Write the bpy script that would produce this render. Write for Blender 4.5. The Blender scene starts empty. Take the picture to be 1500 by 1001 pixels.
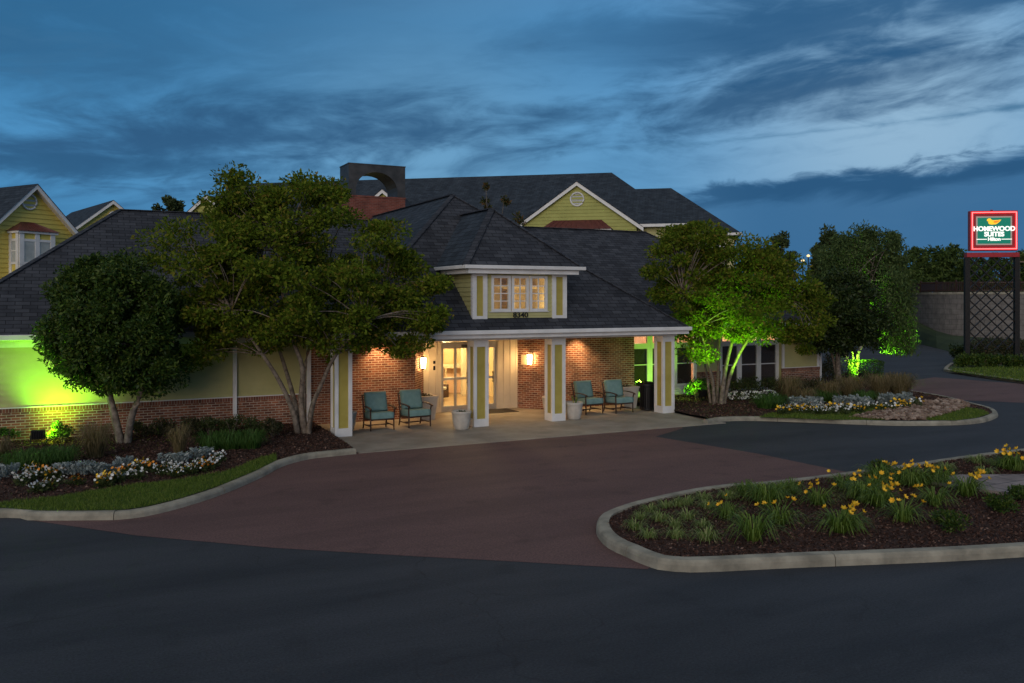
import bpy, bmesh, math, random
import numpy as np
from mathutils import Vector, Matrix
from mathutils.geometry import delaunay_2d_cdt

R = math.radians
SC = bpy.context.scene
COL = SC.collection
random.seed(7)
RNG = np.random.default_rng(11)

# ------------------------------------------------------------------ camera
CAM_H = 3.6
FPX, HY = 1280.0, 438.0                      # focal length and horizon of the 1500 px photograph
YAW = math.atan(FPX / 2520.0)
CY, SY = math.cos(YAW), math.sin(YAW)
cam_d = bpy.data.cameras.new('camera')
cam = bpy.data.objects.new('camera', cam_d)
COL.objects.link(cam)
cam.location = (0, 0, CAM_H)
cam.rotation_euler = (R(90), 0, -YAW)
cam_d.sensor_width = 36.0
cam_d.lens = 36.0 * FPX / 1500.0
cam_d.shift_y = -(500.5 - HY) / 1500.0
cam_d.clip_start = 0.1
cam_d.clip_end = 3000.0
SC.camera = cam

# ------------------------------------------------------------------ world: dusk sky with cloud bands
def nn(nt, typ, **kw):
    n = nt.nodes.new(typ)
    for k, v in kw.items():
        if k.startswith('i_'):
            n.inputs[k[2:].replace('_', ' ')].default_value = v
        else:
            setattr(n, k, v)
    return n

def ramp(nt, stops, interp='LINEAR'):
    n = nt.nodes.new('ShaderNodeValToRGB')
    cr = n.color_ramp
    cr.interpolation = interp
    while len(cr.elements) > 1:
        cr.elements.remove(cr.elements[-1])
    for i, (p, c) in enumerate(stops):
        e = cr.elements[0] if i == 0 else cr.elements.new(p)
        e.position = p
        e.color = (*c, 1) if len(c) == 3 else c
    return n

def build_world():
    w = bpy.data.worlds.new('World')
    SC.world = w
    w.use_nodes = True
    nt = w.node_tree
    L = nt.links.new
    bg = nt.nodes['Background']
    tc = nn(nt, 'ShaderNodeTexCoord')
    sep = nn(nt, 'ShaderNodeSeparateXYZ')
    L(tc.outputs['Generated'], sep.inputs[0])
    # clear dusk blue by height above the horizon
    base = ramp(nt, [(0.0, (.048, .185, .37)), (.07, (.055, .215, .42)), (.16, (.068, .25, .48)), (.30, (.05, .22, .46)), (.5, (.13, .19, .29)), (.75, (.30, .32, .35)), (1.0, (.34, .35, .37))])
    L(sep.outputs['Z'], base.inputs[0])
    # physical sky, sun just above the horizon behind the photographer
    sky = nn(nt, 'ShaderNodeTexSky', sky_type='NISHITA', sun_disc=False)
    sky.sun_elevation = R(2.0)
    sky.sun_rotation = R(180) + YAW
    # its glow fills the western half of the sky only
    dw = nn(nt, 'ShaderNodeVectorMath', operation='DOT_PRODUCT'); dw.inputs[1].default_value = (-SY, -CY, .25)
    L(tc.outputs['Generated'], dw.inputs[0])
    wr = nn(nt, 'ShaderNodeMapRange', interpolation_type='SMOOTHSTEP'); wr.inputs[1].default_value = -.15; wr.inputs[2].default_value = .75; wr.inputs[4].default_value = .10
    L(dw.outputs['Value'], wr.inputs[0])
    add = nn(nt, 'ShaderNodeMix', data_type='RGBA', blend_type='ADD')
    L(wr.outputs[0], add.inputs[0])
    L(base.outputs[0], add.inputs[6]); L(sky.outputs[0], add.inputs[7])
    # paler afterglow low on the right
    def glow(px, py, sharp, strength, col, prev):
        dx, dy = (px - 750) / FPX, (HY - py) / FPX
        v = Vector((SY + dx * CY, CY - dx * SY, dy)).normalized()
        d = nn(nt, 'ShaderNodeVectorMath', operation='DOT_PRODUCT')
        d.inputs[1].default_value = v
        L(tc.outputs['Generated'], d.inputs[0])
        p = nn(nt, 'ShaderNodeMath', operation='POWER', use_clamp=True)
        p.inputs[1].default_value = sharp
        L(d.outputs['Value'], p.inputs[0])
        m = nn(nt, 'ShaderNodeMath', operation='MULTIPLY')
        m.inputs[1].default_value = strength
        L(p.outputs[0], m.inputs[0])
        mx = nn(nt, 'ShaderNodeMix', data_type='RGBA')
        L(m.outputs[0], mx.inputs[0]); L(prev, mx.inputs[6])
        mx.inputs[7].default_value = (*col, 1)
        return mx.outputs[2]
    c = glow(1330, 185, 48, .9, (.27, .43, .58), add.outputs[2])
    c = glow(620, 245, 50, .5, (.19, .37, .53), c)
    # clouds: long streaks laid along the horizon, described by azimuth and elevation
    def mth(op, a, b=None, clamp=False):
        n = nn(nt, 'ShaderNodeMath', operation=op, use_clamp=clamp)
        for k, v in enumerate((a, b)):
            if v is None: continue
            if isinstance(v, (int, float)): n.inputs[k].default_value = v
            else: L(v, n.inputs[k])
        return n.outputs[0]
    def dotv(v):
        d = nn(nt, 'ShaderNodeVectorMath', operation='DOT_PRODUCT'); d.inputs[1].default_value = v
        L(tc.outputs['Generated'], d.inputs[0]); return d.outputs['Value']
    az = mth('ARCTAN2', dotv((CY, -SY, 0)), dotv((SY, CY, 0)))
    el = mth('ARCSINE', sep.outputs['Z'])
    def noise(ka, ke, tilt, off, detail=8, rough=.58, dist=.5):
        cb = nn(nt, 'ShaderNodeCombineXYZ')
        L(mth('MULTIPLY', az, ka), cb.inputs[0])
        L(mth('ADD', mth('MULTIPLY', el, ke), mth('MULTIPLY', az, tilt)), cb.inputs[1])
        cb.inputs[2].default_value = off
        z = nn(nt, 'ShaderNodeTexNoise'); z.inputs['Scale'].default_value = 1
        z.inputs['Detail'].default_value = detail; z.inputs['Roughness'].default_value = rough; z.inputs['Distortion'].default_value = dist
        L(cb.outputs[0], z.inputs[0])
        return z.outputs['Fac']
    n1 = noise(4.0, 15, -1.2, 2.3)
    n2 = noise(11, 36, -3.0, 8.1, 7, .6, .8)
    tex = mth('ADD', mth('MULTIPLY', n1, .68), mth('MULTIPLY', n2, .32))
    def sstep(x, lo, hi):
        mr = nn(nt, 'ShaderNodeMapRange', interpolation_type='SMOOTHSTEP')
        L(x, mr.inputs[0]); mr.inputs[1].default_value = lo; mr.inputs[2].default_value = hi
        return mr.outputs[0]
    def band(c0, k, w, gain, lo, hi):
        """streak whose middle climbs with azimuth: elevation c0 + k*az, half width w"""
        d = mth('ABSOLUTE', mth('SUBTRACT', el, mth('ADD', mth('MULTIPLY', az, k), c0)))
        core = mth('SUBTRACT', 1.0, mth('DIVIDE', d, w))
        return sstep(mth('ADD', core, mth('MULTIPLY', mth('SUBTRACT', tex, .5), gain)), lo, hi)
    def over(prev, mask, col, amount):
        mx = nn(nt, 'ShaderNodeMix', data_type='RGBA')
        L(mth('MULTIPLY', mask, amount, True), mx.inputs[0]); L(prev, mx.inputs[6]); mx.inputs[7].default_value = (*col, 1)
        return mx.outputs[2]
    left = sstep(az, .30, -.55)
    right = sstep(az, .02, .30)
    # broad veil over the upper left
    c = over(c, mth('MULTIPLY', sstep(mth('ADD', el, mth('MULTIPLY', tex, .36)), .30, .46), left), (.020, .088, .185), .74)
    # general streaky texture everywhere above the horizon
    c = over(c, sstep(n1, .46, .74), (.032, .115, .24), .50)
    c = over(c, sstep(n2, .48, .78), (.055, .165, .31), .28)
    # long diagonal streak from the left to the upper right
    c = over(c, band(.196, .085, .058, 4.2, .15, 1.2), (.024, .085, .185), .88)
    # heavier broken mass filling the upper right
    c = over(c, mth('MULTIPLY', band(.262, .06, .062, 3.4, .05, 1.0), sstep(az, -.02, .28)), (.020, .088, .20), .88)
    c = over(c, mth('MULTIPLY', band(.150, .03, .026, 4.2, .30, 1.1), left), (.026, .10, .21), .75)
    c = over(c, mth('MULTIPLY', band(.162, .05, .012, 3.5, .55, 1.3), right), (.055, .16, .29), .8)
    # low bank on the right: crisp ragged top, darker rim, paler inside
    top = mth('ADD', mth('MULTIPLY', az, .078), .112)
    rise = mth('ADD', mth('SUBTRACT', top, el), mth('MULTIPLY', mth('SUBTRACT', tex, .5), .075))
    c = over(c, mth('MULTIPLY', sstep(rise, -.004, .014), right), (.030, .118, .255), .92)
    rim = mth('SUBTRACT', 1.0, mth('DIVIDE', mth('ABSOLUTE', mth('SUBTRACT', rise, .018)), .022))
    c = over(c, mth('MULTIPLY', sstep(mth('ADD', rim, mth('MULTIPLY', mth('SUBTRACT', n2, .5), 2.5)), .1, .9), right), (.019, .078, .175), .85)
    # high overcast overhead, lit evenly
    c = over(c, sstep(el, .45, .95), (.27, .285, .31), .92)
    L(c, bg.inputs[0])
    bg.inputs[1].default_value = 1.0
build_world()

# sun already at the horizon behind the photographer: only its soft afterglow is left
sd = bpy.data.lights.new('sun', 'SUN')
sd.energy = 0.95
sd.angle = R(40)
sd.color = (1.0, .90, .82)
sun = bpy.data.objects.new('sun', sd)
COL.objects.link(sun)
_v = Vector((SY, CY, -0.27))
_v.rotate(Matrix.Rotation(R(-12), 3, 'Z'))
sun.rotation_euler = _v.to_track_quat('-Z', 'Y').to_euler()

SC.view_settings.view_transform = 'Standard'
SC.view_settings.look = 'None'
SC.view_settings.exposure = 0.16
SC.view_settings.gamma = 1.0
SC.render.engine = 'CYCLES'
SC.cycles.use_denoising = True
SC.cycles.max_bounces = 6
SC.cycles.transparent_max_bounces = 12
SC.cycles.sample_clamp_indirect = 4.0
SC.cycles.use_light_tree = True

# ------------------------------------------------------------------ photo measurements -> metres
def ray(px, py):
    dx, dy = (px - 750) / FPX, (HY - py) / FPX
    return (SY + dx * CY, CY - dx * SY, dy)
def gp(px, py, z=0.0):
    r = ray(px, py); t = (z - CAM_H) / r[2]
    return Vector((t * r[0], t * r[1], z))
def at_y(px, py, Y):
    r = ray(px, py); t = Y / r[1]
    return Vector((t * r[0], Y, CAM_H + t * r[2]))
def at_d(px, py, D):
    r = ray(px, py)
    return Vector((D * r[0], D * r[1], CAM_H + D * r[2]))
def depth(p):
    return SY * p[0] + CY * p[1]

# ------------------------------------------------------------------ materials
MATS = {}
def mat(name, base=(.5, .5, .5), rough=.6, spec=.35, metal=0.0, emit=None, estr=0.0):
    m = bpy.data.materials.new(name)
    m.use_nodes = True
    b = m.node_tree.nodes['Principled BSDF']
    b.inputs['Base Color'].default_value = (*base, 1)
    b.inputs['Roughness'].default_value = rough
    b.inputs['Specular IOR Level'].default_value = spec
    b.inputs['Metallic'].default_value = metal
    if emit:
        b.inputs['Emission Color'].default_value = (*emit, 1)
        b.inputs['Emission Strength'].default_value = estr
    MATS[name] = m
    return m

def noisy(m, scale, c0, c1, coord='Object', detail=6, bump=0.0, bscale=None, lo=.35, hi=.65, bdist=.01, rough=.6):
    nt = m.node_tree; L = nt.links.new
    b = nt.nodes['Principled BSDF']
    tc = nn(nt, 'ShaderNodeTexCoord')
    nz = nn(nt, 'ShaderNodeTexNoise')
    nz.inputs['Scale'].default_value = scale
    nz.inputs['Detail'].default_value = detail
    nz.inputs['Roughness'].default_value = rough
    L(tc.outputs[coord], nz.inputs[0])
    r = ramp(nt, [(lo, c0), (hi, c1)])
    L(nz.outputs['Fac'], r.inputs[0])
    L(r.outputs[0], b.inputs['Base Color'])
    if bump:
        n2 = nn(nt, 'ShaderNodeTexNoise')
        n2.inputs['Scale'].default_value = bscale or scale * 6
        n2.inputs['Detail'].default_value = 4
        L(tc.outputs[coord], n2.inputs[0])
        bp = nn(nt, 'ShaderNodeBump')
        bp.inputs['Strength'].default_value = bump
        bp.inputs['Distance'].default_value = bdist
        L(n2.outputs['Fac'], bp.inputs['Height'])
        L(bp.outputs[0], b.inputs['Normal'])
    return r

def brick_mat(name, c1, c2, mortar, bw=.2, rh=.068, ms=.007, bump=.5, rot=0, offs=.5, rough=.85, tone=.35, msmooth=.1):
    m = mat(name, c1, rough, .2)
    nt = m.node_tree; L = nt.links.new
    b = nt.nodes['Principled BSDF']
    tc = nn(nt, 'ShaderNodeTexCoord')
    mp = nn(nt, 'ShaderNodeMapping')
    mp.inputs['Rotation'].default_value = (0, 0, R(rot))
    L(tc.outputs['UV'], mp.inputs[0])
    br = nn(nt, 'ShaderNodeTexBrick', offset=offs)
    br.inputs['Scale'].default_value = 1
    br.inputs['Brick Width'].default_value = bw
    br.inputs['Row Height'].default_value = rh
    br.inputs['Mortar Size'].default_value = ms
    br.inputs['Mortar Smooth'].default_value = msmooth
    br.inputs['Bias'].default_value = -.1
    br.inputs['Color1'].default_value = (*c1, 1)
    br.inputs['Color2'].default_value = (*c2, 1)
    br.inputs['Mortar'].default_value = (*mortar, 1)
    L(mp.outputs[0], br.inputs[0])
    nz = nn(nt, 'ShaderNodeTexNoise')
    nz.inputs['Scale'].default_value = 2.3
    nz.inputs['Detail'].default_value = 8
    L(tc.outputs['UV'], nz.inputs[0])
    r = ramp(nt, [(.3, (1 - tone,) * 3), (.7, (1 + tone * .6,) * 3)])
    L(nz.outputs['Fac'], r.inputs[0])
    mx = nn(nt, 'ShaderNodeMix', data_type='RGBA', blend_type='MULTIPLY')
    mx.inputs[0].default_value = 1
    L(br.outputs['Color'], mx.inputs[6]); L(r.outputs[0], mx.inputs[7])
    L(mx.outputs[2], b.inputs['Base Color'])
    inv = nn(nt, 'ShaderNodeMath', operation='SUBTRACT'); inv.inputs[0].default_value = 1
    L(br.outputs['Fac'], inv.inputs[1])
    bp = nn(nt, 'ShaderNodeBump')
    bp.inputs['Strength'].default_value = bump
    bp.inputs['Distance'].default_value = .012
    L(inv.outputs[0], bp.inputs['Height'])
    L(bp.outputs[0], b.inputs['Normal'])
    return m

def shingle_mat(name, c1, c2, bw, rh, tone):
    brick_mat(name, c1, c2, tuple(v * .38 for v in c2), bw=bw, rh=rh, ms=.0105, bump=.35, rough=.92, tone=tone, msmooth=.3)  # dark joints paint in the shadow line under each shingle course
    m = MATS[name]; nt = m.node_tree; L = nt.links.new
    b = nt.nodes['Principled BSDF']
    col = b.inputs['Base Color'].links[0].from_socket
    tc = nn(nt, 'ShaderNodeTexCoord'); sp = nn(nt, 'ShaderNodeSeparateXYZ'); L(tc.outputs['UV'], sp.inputs[0])
    wv = nn(nt, 'ShaderNodeTexNoise'); wv.inputs['Scale'].default_value = 1.6; L(tc.outputs['UV'], wv.inputs[0])
    ad = nn(nt, 'ShaderNodeMath', operation='MULTIPLY_ADD'); ad.inputs[1].default_value = .02; L(wv.outputs['Fac'], ad.inputs[0]); L(sp.outputs['Y'], ad.inputs[2])
    dv = nn(nt, 'ShaderNodeMath', operation='DIVIDE'); dv.inputs[1].default_value = rh; L(ad.outputs[0], dv.inputs[0])
    fr = nn(nt, 'ShaderNodeMath', operation='FRACT'); L(dv.outputs[0], fr.inputs[0])
    # height ramp: every course lifts towards its lower edge
    bp2 = nn(nt, 'ShaderNodeBump'); bp2.inputs['Strength'].default_value = 1.0; bp2.inputs['Distance'].default_value = .03
    iv = nn(nt, 'ShaderNodeMath', operation='SUBTRACT'); iv.inputs[0].default_value = 1; L(fr.outputs[0], iv.inputs[1])
    L(iv.outputs[0], bp2.inputs['Height'])
    old = b.inputs['Normal'].links[0].from_node
    L(old.outputs[0], bp2.inputs['Normal']); L(bp2.outputs[0], b.inputs['Normal'])
    # granule loss streaks down the slope
    mp = nn(nt, 'ShaderNodeMapping'); mp.inputs['Scale'].default_value = (1.4, .18, 1); L(tc.outputs['UV'], mp.inputs[0])
    st = nn(nt, 'ShaderNodeTexNoise'); st.inputs['Scale'].default_value = 1.2; st.inputs['Detail'].default_value = 6; L(mp.outputs[0], st.inputs[0])
    r = ramp(nt, [(.35, (.78, .78, .8)), (.65, (1.15, 1.14, 1.12))]); L(st.outputs['Fac'], r.inputs[0])
    mx = nn(nt, 'ShaderNodeMix', data_type='RGBA', blend_type='MULTIPLY'); mx.inputs[0].default_value = .8
    L(col, mx.inputs[6]); L(r.outputs[0], mx.inputs[7]); L(mx.outputs[2], b.inputs['Base Color'])

def leaf_mat(name, stops, rough=.5, spec=.3, trans=.35):
    m = mat(name, stops[0][1], rough, spec)
    nt = m.node_tree; L = nt.links.new
    b = nt.nodes['Principled BSDF']
    ge = nn(nt, 'ShaderNodeNewGeometry')
    r = ramp(nt, stops)
    L(ge.outputs['Random Per Island'], r.inputs[0])
    L(r.outputs[0], b.inputs['Base Color'])
    if trans:
        t = nn(nt, 'ShaderNodeBsdfTranslucent')
        L(r.outputs[0], t.inputs[0])
        ms = nn(nt, 'ShaderNodeMixShader')
        ms.inputs[0].default_value = trans
        L(b.outputs[0], ms.inputs[1]); L(t.outputs[0], ms.inputs[2])
        L(ms.outputs[0], nt.nodes['Material Output'].inputs[0])
    return m

def glass_mat(name, tint=(1, 1, 1), refl=.12):
    m = bpy.data.materials.new(name); m.use_nodes = True
    nt = m.node_tree; L = nt.links.new
    nt.nodes.remove(nt.nodes['Principled BSDF'])
    tr = nn(nt, 'ShaderNodeBsdfTransparent'); tr.inputs[0].default_value = (*tint, 1)
    gl = nn(nt, 'ShaderNodeBsdfGlossy'); gl.inputs['Roughness'].default_value = .02
    ms = nn(nt, 'ShaderNodeMixShader')
    lw = nn(nt, 'ShaderNodeLayerWeight')
    fr = nn(nt, 'ShaderNodeMath', operation='POWER'); fr.inputs[1].default_value = 4.5
    L(lw.outputs['Facing'], fr.inputs[0])
    ad = nn(nt, 'ShaderNodeMath', operation='MULTIPLY_ADD', use_clamp=True); ad.inputs[1].default_value = .85; ad.inputs[2].default_value = refl * .5
    L(fr.outputs[0], ad.inputs[0]); L(ad.outputs[0], ms.inputs[0])
    L(tr.outputs[0], ms.inputs[1]); L(gl.outputs[0], ms.inputs[2])
    L(ms.outputs[0], nt.nodes['Material Output'].inputs[0])
    MATS[name] = m
    return m

M = MATS
brick_mat('brick_red', (.33, .12, .062), (.125, .042, .03), (.46, .37, .28), ms=.0095, tone=.35)
brick_mat('brick_soldier', (.26, .09, .055), (.12, .042, .03), (.36, .29, .22), rot=90, offs=0.0, tone=.3)
brick_mat('brick_chimney', (.24, .07, .048), (.15, .045, .034), (.22, .13, .10), ms=.007, tone=.3)
shingle_mat('shingle', (.064, .068, .079), (.029, .032, .040), .34, .17, .24)
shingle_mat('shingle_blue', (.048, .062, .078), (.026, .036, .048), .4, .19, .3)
brick_mat('retaining_block', (.18, .165, .15), (.15, .138, .125), (.10, .09, .082), bw=.75, rh=.4, ms=.016, bump=.4, tone=.25)
brick_mat('paver', (.30, .25, .23), (.22, .18, .17), (.10, .09, .085), bw=.6, rh=.45, ms=.015, bump=.3, tone=.3)
noisy(mat('siding_cream', (.42, .37, .20), .55), 1.5, (.42, .395, .165), (.48, .45, .20))
noisy(mat('siding_yellow', (.5, .38, .06), .55), 1.5, (.62, .50, .10), (.70, .56, .125))
noisy(mat('siding_olive', (.4, .38, .09), .55), 1.5, (.33, .33, .075), (.39, .39, .095))
noisy(mat('panel_olive', (.40, .33, .07), .55), 3, (.37, .30, .06), (.44, .36, .085))
noisy(mat('white_paint', (.74, .73, .70), .45), 2.2, (.66, .65, .62), (.78, .77, .74), detail=8)
noisy(mat('cream_paint', (.66, .58, .44), .45), 2, (.62, .545, .41), (.70, .62, .47))
noisy(mat('soffit_paint', (.6, .56, .48), .7), 2, (.56, .52, .45), (.64, .6, .52))
noisy(mat('door_frame', (.45, .43, .38), .35, .5, .3), 4, (.40, .38, .34), (.48, .46, .41))
noisy(mat('concrete', (.33, .29, .235), .85), 1.3, (.25, .215, .17), (.37, .325, .26), bump=.25, bscale=60, bdist=.004, detail=9)
noisy(mat('kerb_concrete', (.36, .34, .29), .9), 2.6, (.20, .183, .14), (.38, .345, .265), bump=.4, bscale=45, bdist=.006, detail=9)
noisy(mat('bronze_metal', (.055, .058, .055), .55, .5, .4), 2.5, (.042, .042, .04), (.085, .08, .075), detail=8)
noisy(mat('maroon_metal', (.12, .035, .03), .45, .4), 4, (.10, .030, .026), (.15, .045, .038))
noisy(mat('black_iron', (.007, .007, .007), .5, .3, .1), 8, (.005, .005, .005), (.010, .0095, .010))
noisy(mat('dark_wood', (.05, .026, .018), .45, .4), 14, (.035, .018, .013), (.065, .034, .023))
noisy(mat('sign_red', (.35, .012, .02), .4, .4), 3, (.30, .010, .017), (.40, .015, .025))
noisy(mat('pot_glaze', (.52, .48, .41), .6), 5, (.44, .40, .34), (.57, .53, .46), bump=.15, bscale=30)
noisy(mat('soil', (.03, .02, .014), .95), 30, (.02, .013, .01), (.045, .03, .02), bump=.6, bscale=60)
noisy(mat('mulch', (.05, .025, .016), .95), 26, (.022, .011, .008), (.085, .042, .028), bump=.9, bscale=55, bdist=.03, detail=8)
noisy(mat('lawn_soil', (.03, .05, .015), .95), 12, (.035, .06, .012), (.07, .11, .022), bump=.5)
noisy(mat('far_grass', (.03, .05, .02), .95), .5, (.022, .038, .014), (.04, .062, .022), bump=.4, bscale=5)
noisy(mat('bark_pale', (.20, .16, .12), .8), 9, (.10, .075, .055), (.27, .22, .17), bump=.4, bscale=30)
noisy(mat('bark_grey', (.14, .11, .085), .85), 14, (.08, .062, .048), (.22, .18, .14), bump=.6, bscale=30)
noisy(mat('bark_lime', (.34, .30, .20), .85), 14, (.30, .26, .16), (.42, .38, .26), bump=.6, bscale=30)
noisy(mat('teal_cushion', (.09, .20, .19), .9, .15), 6, (.155, .265, .25), (.20, .325, .305), bump=.15, bscale=300)
noisy(mat('doormat', (.028, .022, .018), .98), 60, (.02, .016, .013), (.04, .03, .024), bump=.5)
noisy(mat('interior_wall', (.62, .50, .30), .8), 1, (.60, .48, .28), (.66, .53, .32))
noisy(mat('interior_peach', (.72, .50, .36), .8), 1, (.70, .48, .34), (.76, .54, .40))
noisy(mat('interior_floor', (.3, .22, .14), .4), 3, (.26, .19, .12), (.34, .25, .16))
noisy(mat('shade_cloth', (.045, .03, .024), .9), 20, (.14, .095, .072), (.17, .115, .09))
noisy(mat('curtain', (.42, .45, .42), .9), 3, (.36, .39, .37), (.47, .5, .47))
noisy(mat('dark_interior', (.03, .03, .03), .9), 3, (.025, .025, .025), (.04, .04, .04))
noisy(mat('plaque_tan', (.50, .40, .26), .5), 8, (.46, .36, .23), (.54, .44, .29))
noisy(mat('vent_grey', (.5, .5, .5), .6), 8, (.45, .45, .46), (.55, .55, .56))
noisy(mat('black_letter', (.012, .012, .012), .4), 8, (.01, .01, .01), (.016, .016, .016))
noisy(mat('petal_yellow', (.80, .42, .02), .6), 9, (.78, .40, .015), (.88, .58, .04))
noisy(mat('petal_orange', (.75, .28, .02), .6), 9, (.7, .2, .015), (.8, .36, .03))
noisy(mat('petal_white', (.8, .8, .76), .6), 9, (.62, .62, .58), (.74, .74, .7))
noisy(mat('utility_wood', (.2, .15, .10), .9), 8, (.16, .12, .08), (.24, .18, .12))
glass_mat('glass_clear', (.97, .97, .95), .07)
glass_mat('glass_window', (.75, .78, .8), .12)
mat('lamp_glow', (1, .85, .6), .5, emit=(1.0, .60, .24), estr=60)
mat('downlight_glow', (1, .85, .6), .5, emit=(1.0, .68, .34), estr=10)
mat('chandelier_glow', (1, .8, .5), .5, emit=(1.0, .72, .30), estr=2.2)
mat('neon_red', (1, .1, .1), .5, emit=(1.0, .016, .03), estr=.8)
mat('neon_core', (1, .3, .3), .5, emit=(1.0, .20, .20), estr=1.5)
mat('sign_green', (.0, .12, .08), .5, emit=(.0, .19, .12), estr=.62)
mat('sign_edge', (.3, .25, .22), .5, emit=(.32, .25, .22), estr=.55)
mat('sign_white', (.9, .9, .85), .5, emit=(1.0, .98, .90), estr=.85)
mat('duck_yellow', (.8, .5, .03), .5, emit=(.95, .50, .02), estr=.85)
mat('duck_orange', (.7, .25, .02), .5, emit=(.70, .20, .015), estr=.8)
mat('flood_green', (.4, 1, .1), .5, emit=(.42, 1.0, .05), estr=14)
mat('far_lamp', (1, .8, .4), .5, emit=(1.0, .70, .30), estr=1.2)

leaf_mat('leaf_myrtle', [(0, (.045, .085, .006)), (.45, (.11, .165, .012)), (.85, (.19, .23, .022)), (1, (.24, .17, .035))], .75, .12)
leaf_mat('leaf_myrtle_red', [(0, (.028, .045, .008)), (.5, (.065, .07, .014)), (.8, (.13, .075, .022)), (1, (.16, .085, .03))])
leaf_mat('leaf_dark', [(0, (.018, .048, .009)), (.6, (.054, .100, .014)), (1, (.105, .14, .022))], .5, .22, .2)
leaf_mat('leaf_darker', [(0, (.012, .026, .007)), (.6, (.026, .048, .011)), (1, (.06, .085, .018))], .5, .22, .15)
leaf_mat('leaf_far', [(0, (.03, .05, .02)), (.6, (.06, .088, .03)), (1, (.10, .125, .045))], .7, .2, .2)
leaf_mat('leaf_far_green', [(0, (.03, .055, .014)), (.6, (.06, .10, .02)), (1, (.10, .145, .032))], .7, .2, .2)
leaf_mat('leaf_weep', [(0, (.045, .08, .022)), (.6, (.085, .13, .036)), (1, (.13, .18, .05))], .6, .2, .3)
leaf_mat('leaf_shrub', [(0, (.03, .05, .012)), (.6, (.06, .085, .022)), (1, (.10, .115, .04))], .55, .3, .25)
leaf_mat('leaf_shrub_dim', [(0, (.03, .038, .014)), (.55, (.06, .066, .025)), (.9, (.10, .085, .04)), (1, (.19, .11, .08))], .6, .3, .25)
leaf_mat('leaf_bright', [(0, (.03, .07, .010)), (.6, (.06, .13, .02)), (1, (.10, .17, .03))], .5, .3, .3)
leaf_mat('leaf_silver', [(0, (.16, .20, .19)), (.6, (.29, .34, .32)), (1, (.46, .50, .48))], .8, .2, .2)
leaf_mat('blade_green', [(0, (.03, .08, .012)), (.6, (.06, .145, .022)), (1, (.11, .19, .04))], .5, .3, .3)
leaf_mat('blade_lily', [(0, (.06, .115, .016)), (.6, (.12, .20, .026)), (1, (.22, .29, .055))], .5, .3, .3)
leaf_mat('blade_pale', [(0, (.09, .16, .03)), (.5, (.17, .24, .055)), (1, (.36, .38, .16))], .5, .3, .3)
leaf_mat('blade_tan', [(0, (.10, .09, .035)), (.6, (.20, .155, .07)), (1, (.32, .24, .13))], .7, .2, .3)
leaf_mat('blade_lawn', [(0, (.075, .13, .014)), (.6, (.13, .20, .028)), (1, (.22, .26, .055))], .6, .2, .3)
leaf_mat('chip_mulch', [(0, (.024, .012, .009)), (.55, (.075, .038, .027)), (.9, (.14, .075, .055)), (1, (.26, .17, .13))], .9, .15, 0)
leaf_mat('rock_tan', [(0, (.14, .09, .065)), (.5, (.24, .165, .12)), (1, (.38, .29, .23))], .85, .2, 0)

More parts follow.
